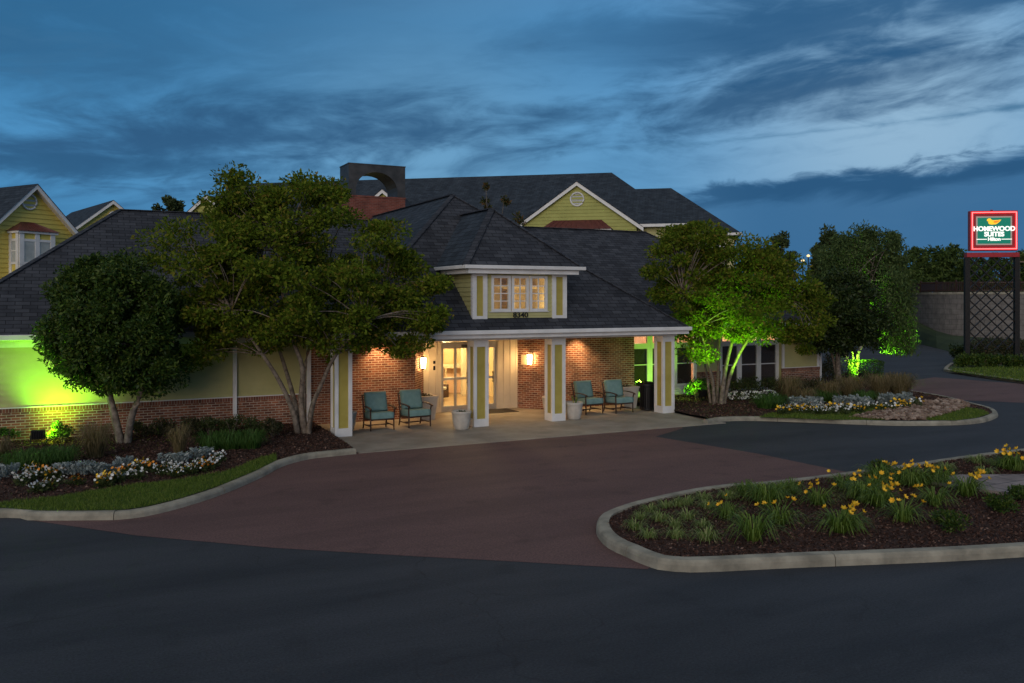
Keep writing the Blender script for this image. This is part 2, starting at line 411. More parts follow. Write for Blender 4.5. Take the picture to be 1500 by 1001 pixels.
def asphalt(name, c0, c1, rough, crack=.62):
    m = mat(name, c0, rough, .35)
    nt = m.node_tree; L = nt.links.new
    b = nt.nodes['Principled BSDF']
    tc = nn(nt, 'ShaderNodeTexCoord')
    n1 = nn(nt, 'ShaderNodeTexNoise'); n1.inputs['Scale'].default_value = .45; n1.inputs['Detail'].default_value = 10; n1.inputs['Roughness'].default_value = .65
    mp = nn(nt, 'ShaderNodeMapping'); mp.inputs['Scale'].default_value = (.35, 1.6, 1)
    mp.inputs['Rotation'].default_value = (0, 0, YAW)
    L(tc.outputs['Object'], mp.inputs[0]); L(mp.outputs[0], n1.inputs[0])
    r1 = ramp(nt, [(.38, c0), (.62, c1)])
    L(n1.outputs['Fac'], r1.inputs[0])
    n2 = nn(nt, 'ShaderNodeTexNoise'); n2.inputs['Scale'].default_value = 34; n2.inputs['Detail'].default_value = 5; n2.inputs['Roughness'].default_value = .75
    L(tc.outputs['Object'], n2.inputs[0])
    r2 = ramp(nt, [(.34, (.55, .55, .55)), (.66, (1.5, 1.5, 1.5))])
    L(n2.outputs['Fac'], r2.inputs[0])
    mx = nn(nt, 'ShaderNodeMix', data_type='RGBA', blend_type='MULTIPLY'); mx.inputs[0].default_value = .8
    L(r1.outputs[0], mx.inputs[6]); L(r2.outputs[0], mx.inputs[7])
    # tyre-worn patches and oil spots
    n3 = nn(nt, 'ShaderNodeTexNoise'); n3.inputs['Scale'].default_value = 1.6; n3.inputs['Detail'].default_value = 6
    L(tc.outputs['Object'], n3.inputs[0])
    r3 = ramp(nt, [(.30, (.72, .72, .72)), (.42, (1, 1, 1))])
    L(n3.outputs['Fac'], r3.inputs[0])
    mx3 = nn(nt, 'ShaderNodeMix', data_type='RGBA', blend_type='MULTIPLY'); mx3.inputs[0].default_value = .7
    L(mx.outputs[2], mx3.inputs[6]); L(r3.outputs[0], mx3.inputs[7])
    L(mx3.outputs[2], b.inputs['Base Color'])
    # hairline cracks, broken up by noise
    vo = nn(nt, 'ShaderNodeTexVoronoi', feature='DISTANCE_TO_EDGE'); vo.inputs['Scale'].default_value = .42
    dn = nn(nt, 'ShaderNodeTexNoise'); dn.inputs['Scale'].default_value = 1.3; dn.inputs['Detail'].default_value = 6
    L(tc.outputs['Object'], dn.inputs[0])
    vm = nn(nt, 'ShaderNodeVectorMath', operation='MULTIPLY_ADD'); vm.inputs[1].default_value = (1.1, 1.1, 0)
    L(dn.outputs['Color'], vm.inputs[0]); L(tc.outputs['Object'], vm.inputs[2]); L(vm.outputs[0], vo.inputs[0])
    cr = ramp(nt, [(.0, (crack,) * 3), (.006, (1, 1, 1))])
    L(vo.outputs['Distance'], cr.inputs[0])
    cm = ramp(nt, [(.48, (0, 0, 0)), (.56, (1, 1, 1))])
    n5 = nn(nt, 'ShaderNodeTexNoise'); n5.inputs['Scale'].default_value = .35
    L(tc.outputs['Object'], n5.inputs[0]); L(n5.outputs['Fac'], cm.inputs[0])
    mx4 = nn(nt, 'ShaderNodeMix', data_type='RGBA', blend_type='MULTIPLY')
    L(cm.outputs[0], mx4.inputs[0]); L(mx3.outputs[2], mx4.inputs[6]); L(cr.outputs[0], mx4.inputs[7])
    L(mx4.outputs[2], b.inputs['Base Color'])
    hgt = n2.outputs['Fac']
    bp = nn(nt, 'ShaderNodeBump'); bp.inputs['Strength'].default_value = .35; bp.inputs['Distance'].default_value = .006
    L(hgt, bp.inputs['Height'])
    L(bp.outputs[0], b.inputs['Normal'])
    return m
asphalt('asphalt', (.022, .026, .032), (.040, .044, .051), .8)
asphalt('asphalt_red', (.108, .060, .054), (.146, .081, .072), .85, .9)

# ------------------------------------------------------------------ mesh helpers
class MB:
    def __init__(s):
        s.v, s.f, s.m, s.mats = [], [], [], []
        s.smooth = []
    def mi(s, m):
        if m not in s.mats:
            s.mats.append(m)
        return s.mats.index(m)
    def face(s, pts, m=None, smooth=False):
        n = len(s.v)
        s.v += [tuple(p) for p in pts]
        s.f.append(tuple(range(n, n + len(pts))))
        s.m.append(s.mi(m)); s.smooth.append(smooth)
    def box(s, a, b, m=None, rz=0.0, piv=None):
        x0, y0, z0 = (min(a[i], b[i]) for i in range(3))
        x1, y1, z1 = (max(a[i], b[i]) for i in range(3))
        P = [(x0, y0, z0), (x1, y0, z0), (x1, y1, z0), (x0, y1, z0), (x0, y0, z1), (x1, y0, z1), (x1, y1, z1), (x0, y1, z1)]
        if rz:
            px, py = piv or ((x0 + x1) / 2, (y0 + y1) / 2)
            c, q = math.cos(rz), math.sin(rz)
            P = [(px + (x - px) * c - (y - py) * q, py + (x - px) * q + (y - py) * c, z) for x, y, z in P]
        s.hexa(P, m)
    def hexa(s, P, m=None):
        n = len(s.v); s.v += [tuple(p) for p in P]
        for q in ((3, 2, 1, 0), (4, 5, 6, 7), (0, 1, 5, 4), (1, 2, 6, 5), (2, 3, 7, 6), (3, 0, 4, 7)):
            s.f.append(tuple(n + i for i in q)); s.m.append(s.mi(m)); s.smooth.append(False)
    def bar(s, p, q, w, h=None, m=None, up=(0, 0, 1)):
        p, q = Vector(p), Vector(q); h = h or w
        d = (q - p).normalized()
        u = Vector(up)
        if abs(d.dot(u)) > .95:
            u = Vector((0, 1, 0))
        a = d.cross(u).normalized() * w / 2
        b = a.cross(d).normalized() * h / 2
        s.hexa([p - a - b, p + a - b, q + a - b, q - a - b, p - a + b, p + a + b, q + a + b, q - a + b], m)
    def prism(s, poly, ext, m=None):
        """closed polygon of 3D points swept by vector ext"""
        poly = [Vector(p) for p in poly]; ext = Vector(ext); k = len(poly)
        n = len(s.v)
        s.v += [tuple(p) for p in poly] + [tuple(p + ext) for p in poly]
        s.f.append(tuple(range(n + k - 1, n - 1, -1))); s.f.append(tuple(range(n + k, n + 2 * k)))
        for i in range(k):
            j = (i + 1) % k
            s.f.append((n + i, n + j, n + k + j, n + k + i))
        s.m += [s.mi(m)] * (k + 2); s.smooth += [False] * (k + 2)
    def tube(s, path, radii, n=8, m=None, cap=True, smooth=True):
        path = [Vector(p) for p in path]
        if not hasattr(radii, '__len__'):
            radii = [radii] * len(path)
        base = len(s.v)
        ref = Vector((.13, .07, 1)).normalized()
        for i, p in enumerate(path):
            t = (path[min(i + 1, len(path) - 1)] - path[max(i - 1, 0)]).normalized()
            rf = ref if abs(t.dot(ref)) < .93 else Vector((1, .1, 0))
            a = t.cross(rf).normalized(); b = t.cross(a)
            for k in range(n):
                an = 2 * math.pi * k / n
                s.v.append(tuple(p + (a * math.cos(an) + b * math.sin(an)) * radii[i]))
        for i in range(len(path) - 1):
            for k in range(n):
                k2 = (k + 1) % n
                s.f.append((base + i * n + k, base + i * n + k2, base + (i + 1) * n + k2, base + (i + 1) * n + k))
                s.m.append(s.mi(m)); s.smooth.append(smooth)
        if cap:
            s.f.append(tuple(base + k for k in range(n - 1, -1, -1)))
            s.f.append(tuple(base + (len(path) - 1) * n + k for k in range(n)))
            s.m += [s.mi(m)] * 2; s.smooth += [False] * 2
    def lathe(s, prof, c=(0, 0, 0), n=28, m=None, smooth=True):
        base = len(s.v)
        for r, z in prof:
            for k in range(n):
                a = 2 * math.pi * k / n
                s.v.append((c[0] + r * math.cos(a), c[1] + r * math.sin(a), c[2] + z))
        for i in range(len(prof) - 1):
            for k in range(n):
                k2 = (k + 1) % n
                s.f.append((base + i * n + k, base + i * n + k2, base + (i + 1) * n + k2, base + (i + 1) * n + k))
                s.m.append(s.mi(m)); s.smooth.append(smooth)
    def build(s, name, m, parent=None, world=False, bevel=0.0, kind=None):
        me = bpy.data.meshes.new(name)
        v = s.v
        if world and parent is not None:
            o = parent
            off = Vector((0, 0, 0))
            while o is not None:
                off += o.location; o = o.parent
            v = [(p[0] - off.x, p[1] - off.y, p[2] - off.z) for p in v]
        me.from_pydata(v, [], s.f)
        names = [(k if k else m) for k in s.mats]
        for k in names:
            me.materials.append(M[k])
        me.polygons.foreach_set('material_index', s.m)
        me.polygons.foreach_set('use_smooth', s.smooth)
        uv_from_normals(me)
        me.update()
        ob = bpy.data.objects.new(name, me)
        COL.objects.link(ob)
        if parent is not None:
            ob.parent = parent
        if bevel:
            bv = ob.modifiers.new('bevel', 'BEVEL')
            bv.width = bevel; bv.segments = 2; bv.limit_method = 'ANGLE'; bv.angle_limit = R(40)
        if kind:
            ob['kind'] = kind
        return ob

def uv_from_normals(me):
    if not me.polygons:
        return
    uv = me.uv_layers.new(name='UVMap')
    nl = len(me.loops)
    vi = np.empty(nl, np.int32); me.loops.foreach_get('vertex_index', vi)
    co = np.empty(len(me.vertices) * 3); me.vertices.foreach_get('co', co); co = co.reshape(-1, 3)
    npoly = len(me.polygons)
    no = np.empty(npoly * 3); me.polygons.foreach_get('normal', no); no = no.reshape(-1, 3)
    tot = np.empty(npoly, np.int32); me.polygons.foreach_get('loop_total', tot)
    N = np.repeat(no, tot, axis=0)
    t = np.stack([-N[:, 1], N[:, 0], np.zeros(nl)], 1)
    ln = np.linalg.norm(t, axis=1)
    flat = ln < .05
    t[flat] = (1, 0, 0); ln[flat] = 1
    t /= ln[:, None]
    b = np.cross(N, t)
    P = co[vi]
    out = np.stack([(P * t).sum(1), (P * b).sum(1)], 1).astype(np.float32)
    uv.data.foreach_set('uv', out.ravel())

def empty(name, loc, rz=0.0, label=None, cat=None, group=None, kind=None):
    o = bpy.data.objects.new(name, None)
    COL.objects.link(o)
    o.location = loc; o.rotation_euler = (0, 0, rz)
    o.empty_display_size = .2
    return tag(o, label, cat, group, kind)
def tag(o, label=None, cat=None, group=None, kind=None):
    if label: o['label'] = label
    if cat: o['category'] = cat
    if group: o['group'] = group
    if kind: o['kind'] = kind
    return o
def kids(o):
    return [c for c in KIDS.get(o.name, [])]
KIDS = {}
def copy_tree(o, parent=None):
    c = o.copy(); COL.objects.link(c)
    if parent is not None:
        c.parent = parent
    for ch in [x for x in bpy.data.objects if x.parent == o]:
        copy_tree(ch, c)
    return c
def dup(o, loc, rz=0.0, label=None, group=None, scale=1.0):
    c = copy_tree(o)
    c.location = loc; c.rotation_euler = (0, 0, rz); c.scale = (scale,) * 3
    if label: c['label'] = label
    if group: c['group'] = group
    return c

def np_mesh(name, verts, nper, m, parent=None, kind=None, tri=False):
    """many equal polygons of nper vertices each"""
    me = bpy.data.meshes.new(name)
    verts = np.asarray(verts, np.float32).reshape(-1, 3)
    nv = len(verts); nf = nv // nper
    me.vertices.add(nv); me.vertices.foreach_set('co', verts.ravel())
    me.loops.add(nv); me.loops.foreach_set('vertex_index', np.arange(nv, dtype=np.int32))
    me.polygons.add(nf)
    me.polygons.foreach_set('loop_start', np.arange(0, nv, nper, dtype=np.int32))
    me.materials.append(M[m])
    me.update(calc_edges=True)
    ob = bpy.data.objects.new(name, me); COL.objects.link(ob)
    if parent is not None: ob.parent = parent
    if kind: ob['kind'] = kind
    return ob

def unit(a):
    return a / np.maximum(np.linalg.norm(a, axis=1, keepdims=True), 1e-6)

def leaf_quads(P, D, size, aspect=.5, jit=.35, roll=None):
    """rhombus leaves at P pointing along D"""
    n = len(P)
    D = unit(D)
    rnd = unit(RNG.normal(size=(n, 3)))
    S = unit(np.cross(D, rnd))
    ln = size * (1 + jit * (RNG.random(n) * 2 - 1))
    a = D * ln[:, None] * .5; b = S * (ln * aspect)[:, None] * .5
    up = np.cross(S, D) * (ln * .12)[:, None]
    return np.stack([P - a, P + b + up - a * .1, P + a, P - b + up - a * .1], 1).reshape(-1, 3)

def clump_points(c, r, n, flat=.75, inner=.35):
    d = unit(RNG.normal(size=(n, 3)))
    rr = inner + (1 - inner) * RNG.random(n) ** .6
    P = d * rr[:, None] * r
    P[:, 2] *= flat
    return P + np.array(c), d

def smooth_path(pts, k=4):
    pts = [Vector(p) for p in pts]
    if len(pts) < 3:
        return pts
    out = []
    for i in range(len(pts) - 1):
        p0 = pts[max(i - 1, 0)]; p1 = pts[i]; p2 = pts[i + 1]; p3 = pts[min(i + 2, len(pts) - 1)]
        for j in range(k):
            t = j / k
            out.append(.5 * ((2 * p1) + (p2 - p0) * t + (2 * p0 - 5 * p1 + 4 * p2 - p3) * t * t + (3 * p1 - p0 - 3 * p2 + p3) * t ** 3))
    out.append(pts[-1])
    return out

def blades(n, spread, h, w, bend, base_r=.05, segs=3, hj=.3, center=(0, 0, 0)):
    """arching strips; returns verts for quads (4 per face)"""
    out = []
    for i in range(n):
        a = RNG.random() * 2 * math.pi
        rr = base_r * math.sqrt(RNG.random())
        p = np.array([math.cos(a) * rr, math.sin(a) * rr, 0.0]) + center
        a2 = a + RNG.normal() * .5
        hh = h * (1 + hj * (RNG.random() * 2 - 1)); out_r = spread * (.4 + .6 * RNG.random())
        dirv = np.array([math.cos(a2), math.sin(a2), 0])
        side = np.array([-math.sin(a2), math.cos(a2), 0]) * w / 2
        prev = None
        for k in range(segs + 1):
            t = k / segs
            q = p + dirv * out_r * t ** .95 + np.array([0, 0, hh * (math.sin(min(t * (1 + bend), 1.9) * math.pi / 2 / 1.0) if bend else t)])
            sw = side * (1 - .85 * t ** 1.5)
            cur = (q - sw, q + sw)
            if prev is not None:
                out += [prev[0], prev[1], cur[1], cur[0]]
            prev = cur
    return np.array(out)

# ------------------------------------------------------------------ ground, road, beds, kerbs
def sheet(name, pts, m, z=None, kind='structure', label=None):
    mb = MB()
    mb.face([(p[0], p[1], p[2] if z is None else z) for p in pts], m)
    o = mb.build(name, m)
    o['kind'] = kind
    if label: o['label'] = label
    return o

def G(*pts):
    return [gp(*p) for p in pts]

sheet('ground', [(-700, -300, 0), (900, -300, 0), (900, 1200, 0), (-700, 1200, 0)], 'far_grass', -.03)
sheet('road', [(-60, -25, 0), (75, -25, 0), (75, 40, 0), (60, 60, 0), (40, 75, 0), (20, 60, 0), (-60, 60, 0)], 'asphalt', 0.0)
red_drive = G((40, 762), (200, 785), (400, 803), (600, 815), (760, 823.5), (948, 834.5), (1000, 800), (1060, 745), (1150, 722), (1240, 692),
              (1110, 665), (960, 640), (1000, 628), (985, 600), (480, 630), (300, 690), (180, 720), (60, 740))
sheet('red_drive', red_drive, 'asphalt_red', .004)
sheet('red_crossing', G((1330, 583), (1500, 590.5), (1900, 606), (1900, 580), (1500, 563), (1368, 553), (1280, 566)), 'asphalt_red', .004)

def inside(poly, x, y):
    poly = np.asarray([(p[0], p[1]) for p in poly])
    c = np.zeros(len(x), bool); j = len(poly) - 1
    for i in range(len(poly)):
        xi, yi = poly[i]; xj, yj = poly[j]
        k = ((yi > y) != (yj > y)) & (x < (xj - xi) * (y - yi) / (yj - yi + 1e-12) + xi)
        c ^= k; j = i
    return c

def poly_points(poly, n):
    P = np.asarray([(p[0], p[1]) for p in poly])
    lo, hi = P.min(0), P.max(0)
    out = np.zeros((0, 2))
    while len(out) < n:
        q = lo + (hi - lo) * RNG.random((n * 2, 2))
        out = np.concatenate([out, q[inside(poly, q[:, 0], q[:, 1])]])
    return out[:n]

def poly_area(poly):
    P = [(p[0], p[1]) for p in poly]
    return abs(sum(P[i][0] * P[i - 1][1] - P[i - 1][0] * P[i][1] for i in range(len(P)))) / 2

def wob(x, y):
    return .5 * (np.sin(x * 3.1 + 1.3 * np.sin(y * 2.3)) * np.sin(y * 3.7 + .8 * np.sin(x * 1.9))) + .3 * np.sin(x * 7.7 + y * 5.1) * np.sin(y * 8.3 - x * 2.2)

def bed_h(x, y, h0, amp):
    return h0 + amp * wob(x, y)

def bed(name, poly, m, h0, amp, step=.28):
    """uneven soil surface filling a closed outline, sides dropping to the ground"""
    pts = [Vector((p[0], p[1])) for p in poly]
    dense = []
    for i in range(len(pts)):
        a, b = pts[i], pts[(i + 1) % len(pts)]
        k = max(1, int((b - a).length / (step * 2)))
        dense += [a.lerp(b, j / k) for j in range(k)]
    P = np.asarray([(p.x, p.y) for p in dense])
    lo, hi = P.min(0), P.max(0)
    gx, gy = np.meshgrid(np.arange(lo[0], hi[0], step), np.arange(lo[1], hi[1], step))
    q = np.stack([gx.ravel(), gy.ravel()], 1) + RNG.normal(size=(gx.size, 2)) * step * .15
    q = q[inside(dense, q[:, 0], q[:, 1])]
    # keep clear of the rim
    if len(q):
        d = np.min(np.linalg.norm(q[:, None, :] - P[None], axis=2), axis=1)
        q = q[d > step * .5]
    n = len(dense)
    vs, es, fs, *_ = delaunay_2d_cdt([Vector(p) for p in dense] + [Vector(p) for p in q], [(i, (i + 1) % n) for i in range(n)], [], 1, 1e-4)
    V = [(v.x, v.y, float(bed_h(v.x, v.y, h0, amp))) for v in vs]
    me = bpy.data.meshes.new(name)
    F = [tuple(f) for f in fs]
    F = [f for f in F if sum((V[f[i]][0] * V[f[(i + 1) % len(f)]][1] - V[f[(i + 1) % len(f)]][0] * V[f[i]][1]) for i in range(len(f))) != 0]
    me.from_pydata(V, [], F)
    me.materials.append(M[m]); me.update()
    ob = bpy.data.objects.new(name, me); COL.objects.link(ob); ob['kind'] = 'structure'
    return ob

def kerb(name, pts, w=.16, h=.13, joints=2.4, flip=False, closed=False):
    """sweep with rounded top edge; pts on the road side, kerb body to the left (or right when flip)"""
    path = smooth_path([(p[0], p[1], 0) for p in pts], 5)
    # cut into stones
    L = [0.0]
    for i in range(1, len(path)):
        L.append(L[-1] + (path[i] - path[i - 1]).length)
    def at(s):
        s = min(max(s, 0), L[-1])
        for i in range(1, len(L)):
            if s <= L[i] + 1e-9:
                t = (s - L[i - 1]) / max(L[i] - L[i - 1], 1e-9)
                p = path[i - 1].lerp(path[i], t)
                d0 = (path[i] - path[i - 1]).normalized()
                dp = (path[i - 1] - path[max(i - 2, 0)]).normalized() if i > 1 else d0
                dn = (path[min(i + 1, len(path) - 1)] - path[i]).normalized() if i < len(path) - 1 else d0
                a = (dp + d0).normalized(); b = (d0 + dn).normalized()
                return p, a.lerp(b, t).normalized()
        return path[-1], (path[-1] - path[-2]).normalized()
    prof = [(0, -.02), (.004, h * .55), (.018, h - .028), (.045, h - .004), (w * .6, h), (w, h - .004), (w, -.02)]
    mb = MB()
    nst = max(1, round(L[-1] / joints)); ln = L[-1] / nst
    for k in range(nst):
        s0, s1 = k * ln + (.006 if k else 0), (k + 1) * ln - (.006 if k < nst - 1 else 0)
        m = max(2, int((s1 - s0) / .22))
        dz = random.uniform(-.004, .004)
        rings = []
        for i in range(m + 1):
            p, t = at(s0 + (s1 - s0) * i / m)
            nrm = Vector((-t.y, t.x, 0)) * (-1 if flip else 1)
            rings.append([p + nrm * o + Vector((0, 0, z + dz)) for o, z in prof])
        for a, b in zip(rings, rings[1:]):
            for j in range(len(prof) - 1):
                q = [a[j], b[j], b[j + 1], a[j + 1]]
                mb.face(q if not flip else q[::-1], None)
        mb.face(rings[0], None); mb.face(rings[-1][::-1], None)
    return mb.build(name, 'kerb_concrete', kind='structure')

# left bed in front of the left wing
kl = G((0, 759), (44, 763), (88, 763.3), (132, 763), (176, 762), (220, 756), (275, 742), (330, 723.5), (386, 699), (414, 684), (452, 673.5), (490, 669), (522, 665.7))
kl = [Vector((-6, kl[0].y + .9, 0)), Vector((-3, kl[0].y + .25, 0))] + kl
kerb('kerb', kl)
def inset(line, d):
    out = []
    for i, p in enumerate(line):
        t = (line[min(i + 1, len(line) - 1)] - line[max(i - 1, 0)]).normalized()
        out.append(Vector((p.x - t.y * d, p.y + t.x * d, 0)))
    return out
kli = inset(kl, .15)
left_bed_poly = kli[:-1] + [Vector((5.99, 20.0, 0)), Vector((6.1, 22.1, 0)), Vector((6.2, 24.72, 0)), Vector((-6, 24.72, 0))]
left_lawn_in = [gp(px, py, .12) for px, py in [(-60, 746), (11, 737), (77, 730), (132, 721), (198, 711), (264, 704), (330, 693), (384, 671.5), (404, 667)]]
left_lawn_poly = [p for p in kli if p.x > -1.6 and p.x < gp(412, 684).x] + left_lawn_in[::-1]
bed('planting_bed', left_bed_poly, 'mulch', .10, .025)
# right bed
kr = G((1037, 621.9), (1063, 617.6), (1107, 617), (1160, 618.6), (1213, 620.7), (1313, 624), (1397, 623.3), (1430, 621), (1447, 617.8), (1459, 613), (1462, 609), (1453, 602.5), (1423, 594.5), (1385, 585), (1333, 576), (1300, 569), (1288, 563), (1296, 553))
kerb('kerb', kr)
kri = inset(kr, .15)
right_bed_poly = kri + [gp(1265, 545), Vector((27.4, 27.4, 0)), Vector((26.7, 25.6, 0)), Vector((17.2, 25.55, 0)), Vector((17.0, 22.4, 0)), Vector((16.7, 19.95, 0))]
bed('planting_bed', right_bed_poly, 'mulch', .10, .02)
right_lawn_polys = [[gp(*p, .12) for p in ((1112, 612), (1213, 615.5), (1300, 616), (1246, 609), (1330, 594), (1352, 589), (1330, 585), (1230, 604), (1130, 606))],
                    [gp(*p, .12) for p in ((1352, 616), (1400, 617), (1432, 612.5), (1449, 607), (1440, 601.5), (1418, 598), (1395, 604), (1368, 610))]]
rock_poly = [gp(*p, .12) for p in ((1243, 612), (1300, 616.5), (1352, 616), (1385, 608), (1419, 597), (1412, 589), (1375, 587), (1345, 592), (1300, 602))]
# island in the foreground
ki_out = G((1530, 814.5), (1393, 822.8), (1158.6, 832.6), (1060, 837.5), (1011, 839), (985, 837.6), (962, 834.5), (937, 826), (915, 815.6), (896, 807), (883, 797.5), (875, 787), (873, 778), (876, 769.5), (886, 761.5), (924, 747.5), (988, 732), (1052, 721), (1137, 714.5), (1231, 702.8), (1330, 689), (1400, 678), (1480, 668), (1560, 659))
kerb('kerb', ki_out, flip=True, w=.2, h=.15, joints=3.2)
kii = inset(ki_out, -.19)
island_poly = kii + [gp(1560, 700), gp(1600, 790)]
bed('planting_bed', island_poly, 'mulch', .115, .03, .22)
paver_poly = [gp(*p, .16) for p in ((1333, 700), (1378, 696.5), (1530, 695.5), (1620, 690), (1620, 722), (1470, 722), (1400, 713))]
mbp = MB(); mbp.prism([(p.x, p.y, .05) for p in paver_poly], (0, 0, .125), None)
mbp.build('stone_path', 'paver', kind='structure')

def chips(name, poly, dens, h0, amp, avoid=None, size=.035, m='chip_mulch'):
    n = int(poly_area(poly) * dens)
    q = poly_points(poly, n)
    if avoid is not None:
        for a in avoid:
            q = q[~inside(a, q[:, 0], q[:, 1])]
    n = len(q)
    z = bed_h(q[:, 0], q[:, 1], h0, amp) + .008 + .012 * RNG.random(n)
    P = np.stack([q[:, 0], q[:, 1], z], 1)
    D = RNG.normal(size=(n, 3)); D[:, 2] *= .45
    return np_mesh(name, leaf_quads(P, D, size, .45, .6), 4, m, kind='stuff')
chips('mulch', left_bed_poly, 420, .10, .025, [left_lawn_poly], .05)
chips('mulch', right_bed_poly, 190, .10, .02, right_lawn_polys + [rock_poly], .06)
chips('mulch', island_poly, 900, .115, .03, [paver_poly], .04)

def lawn(name, poly, dens, h, z0, amp, w=.012):
    sheet('lawn', poly, 'lawn_soil', z0 + .032)
    n = int(poly_area(poly) * dens)
    q = poly_points(poly, n)
    z = np.full(n, z0 + .03)
    P = np.stack([q[:, 0], q[:, 1], z], 1)
    patch = .75 + .5 * (wob(q[:, 0] * 1.7, q[:, 1] * 1.7) + .5)
    lean = RNG.normal(size=(n, 3)) * .5; lean[:, 2] = 1
    tip = P + unit(lean) * (h * (.5 + RNG.random(n)) * np.clip(patch, .5, 1.4))[:, None]
    s = unit(np.cross(lean, RNG.normal(size=(n, 3)))) * w / 2
    return np_mesh(name, np.stack([P - s, P + s, tip], 1), 3, 'blade_lawn', kind='stuff')
lawn('grass', left_lawn_poly, 2600, .055, .10, .02)
for pl in right_lawn_polys:
    lawn('grass', pl, 1100, .055, .10, .02, .018)

def rocks(name, poly, n):
    ico = bmesh.new(); bmesh.ops.create_icosphere(ico, subdivisions=1, radius=1)
    bv = np.array([v.co[:] for v in ico.verts]); bf = [[v.index for v in f.verts] for f in ico.faces]
    ico.free()
    q = poly_points(poly, n); V = []
    for x, y in q:
        s = .045 + .07 * RNG.random() ** 2
        sc = np.array([1, .75, .55]) * s * (.8 + .4 * RNG.random(3))
        a = RNG.random() * 6.28; c, t = math.cos(a), math.sin(a)
        v = bv * sc * (1 + .18 * RNG.normal(size=(len(bv), 1)))
        v = np.stack([v[:, 0] * c - v[:, 1] * t, v[:, 0] * t + v[:, 1] * c, v[:, 2]], 1) + (x, y, .12 + s * .3 + .05 * RNG.random())
        V.append(v)
    V = np.concatenate(V)
    nf = len(bv)
    F = [tuple(i + k * nf for i in f) for k in range(n) for f in bf]
    me = bpy.data.meshes.new(name); me.from_pydata(V.tolist(), [], F); me.materials.append(M['rock_tan']); me.update()
    o = bpy.data.objects.new(name, me); COL.objects.link(o); o['kind'] = 'stuff'
rocks('gravel', rock_poly, 1150)

# porch floor
mbs = MB()
for x0, x1 in ((6.03, 8.8), (8.806, 11.55), (11.556, 14.2), (14.206, 16.95)):
    for y0, y1 in ((19.72, 22.3), (22.306, 25.58)):
        mbs.box((x0, y0, -.05), (x1, y1, .018), None)
mbs.build('porch_paving', 'concrete', kind='structure')

# far verge, kerb and grass bank on the right
sign_c = gp(1452, 536)
verge = G((1397, 538), (1384.5, 545), (1453, 555.3), (1500, 562), (1700, 590), (1900, 560), (1700, 520), (1480, 518), (1400, 518))
kerb('kerb', G((1700, 590.5), (1580, 573), (1500, 562), (1453, 555.3), (1410, 548.5), (1384.5, 544.6), (1383, 541), (1391, 535)), w=.2, flip=True)
sheet('verge', [(p.x, p.y, 0) for p in verge], 'lawn_soil', .10)
lawn('grass', [gp(*p, .1) for p in ((1400, 541), (1390, 544), (1453, 553), (1500, 559.5), (1560, 568), (1560, 540), (1450, 538))], 130, .09, .08, 0, .05)
lo_line = G((1300, 497), (1340, 502.5), (1372, 510.5), (1400, 517.6), (1440, 526), (1500, 530), (1600, 534))
hi_line = [at_d(1300, 462, 76), at_d(1340, 470, 72.5), at_d(1371, 485, 69.5), at_d(1395, 491.5, 68), at_d(1440, 495, 66.5), at_d(1500, 498, 66), at_d(1600, 500, 65.5)]
mbh = MB()
for i in range(len(lo_line) - 1):
    for k in range(4):
        f0, f1 = k / 4, (k + 1) / 4
        bow = lambda f: .18 * math.sin(f * math.pi)
        pt = lambda i, f: lo_line[i].lerp(hi_line[i], f) + Vector((0, 0, bow(f) + .01))
        mbh.face([pt(i, f0), pt(i + 1, f0), pt(i + 1, f1), pt(i, f1)], None, True)
mbh.build('grass_bank', 'far_grass', kind='structure')

# ------------------------------------------------------------------ the hotel building
def lap(mb, p0, p1, z0, z1, expo=.15, clip=None, out=.026, m=None):
    """real lapped boards from p0 to p1, outward to the right of that direction"""
    p0, p1 = Vector((p0[0], p0[1], 0)), Vector((p1[0], p1[1], 0))
    ln = (p1 - p0).length; d = (p1 - p0) / ln; n = Vector((d.y, -d.x, 0))
    z = z0
    while z < z1 - 1e-4:
        zt = min(z + expo, z1)
        a0, a1 = clip(z) if clip else (0, ln)
        b0, b1 = clip(zt) if clip else (0, ln)
        if a1 - a0 > .01:
            A = p0 + d * a0 + n * out + Vector((0, 0, z)); B = p0 + d * a1 + n * out + Vector((0, 0, z))
            Cc = p0 + d * b1 + n * .003 + Vector((0, 0, zt)); Dd = p0 + d * b0 + n * .003 + Vector((0, 0, zt))
            mb.face([A, B, Cc, Dd], m)
            mb.face([A - n * out, B - n * out, B, A], m)
        z = zt

hotel = empty('hotel_building', (11.55, 24.75, 0), 0,
              'long single storey cream and brick lobby with columned porch and dormer numbered 8340', 'building')
def part(mb, name, m, parent=None, bevel=0.0):
    return mb.build(name, m, parent or hotel, world=True, bevel=bevel)

WY, WYR = 24.75, 25.5         # wall planes, left wing and right wing
EV, PEV = 24.25, 21.75        # eave lines, wings and porch
GZ = 2.72
# --- left wing
mb = MB(); lap(mb, (-2.9, WY), (6.1, WY), .92, 2.6)
mb.box((-2.9, WY + .01, .0), (6.1, WY + .2, 2.65))
mb.box((-2.9, WY + .2, 0), (-2.7, 35, 2.65)); mb.box((-2.9, 35, 0), (26.6, 35.2, 2.65)); mb.box((26.4, WYR + .3, 0), (26.6, 35, 2.65))
part(mb, 'siding_wall', 'siding_cream')
mb = MB(); mb.box((-2.95, WY - .05, -.05), (6.1, WY + .008, .80))
part(mb, 'brick_base', 'brick_red')
mb = MB(); mb.box((-2.95, WY - .062, .80), (6.1, WY + .007, .905))
part(mb, 'brick_course', 'brick_soldier')
mb = MB(); mb.box((-2.95, WY - .075, .905), (6.1, WY - .018, .93)); part(mb, 'water_table_trim', 'white_paint')
mb = MB(); mb.box((-2.9, WY - .04, 2.40), (6.1, WY - .003, 2.6)); part(mb, 'frieze_board', 'white_paint')
mb = MB()
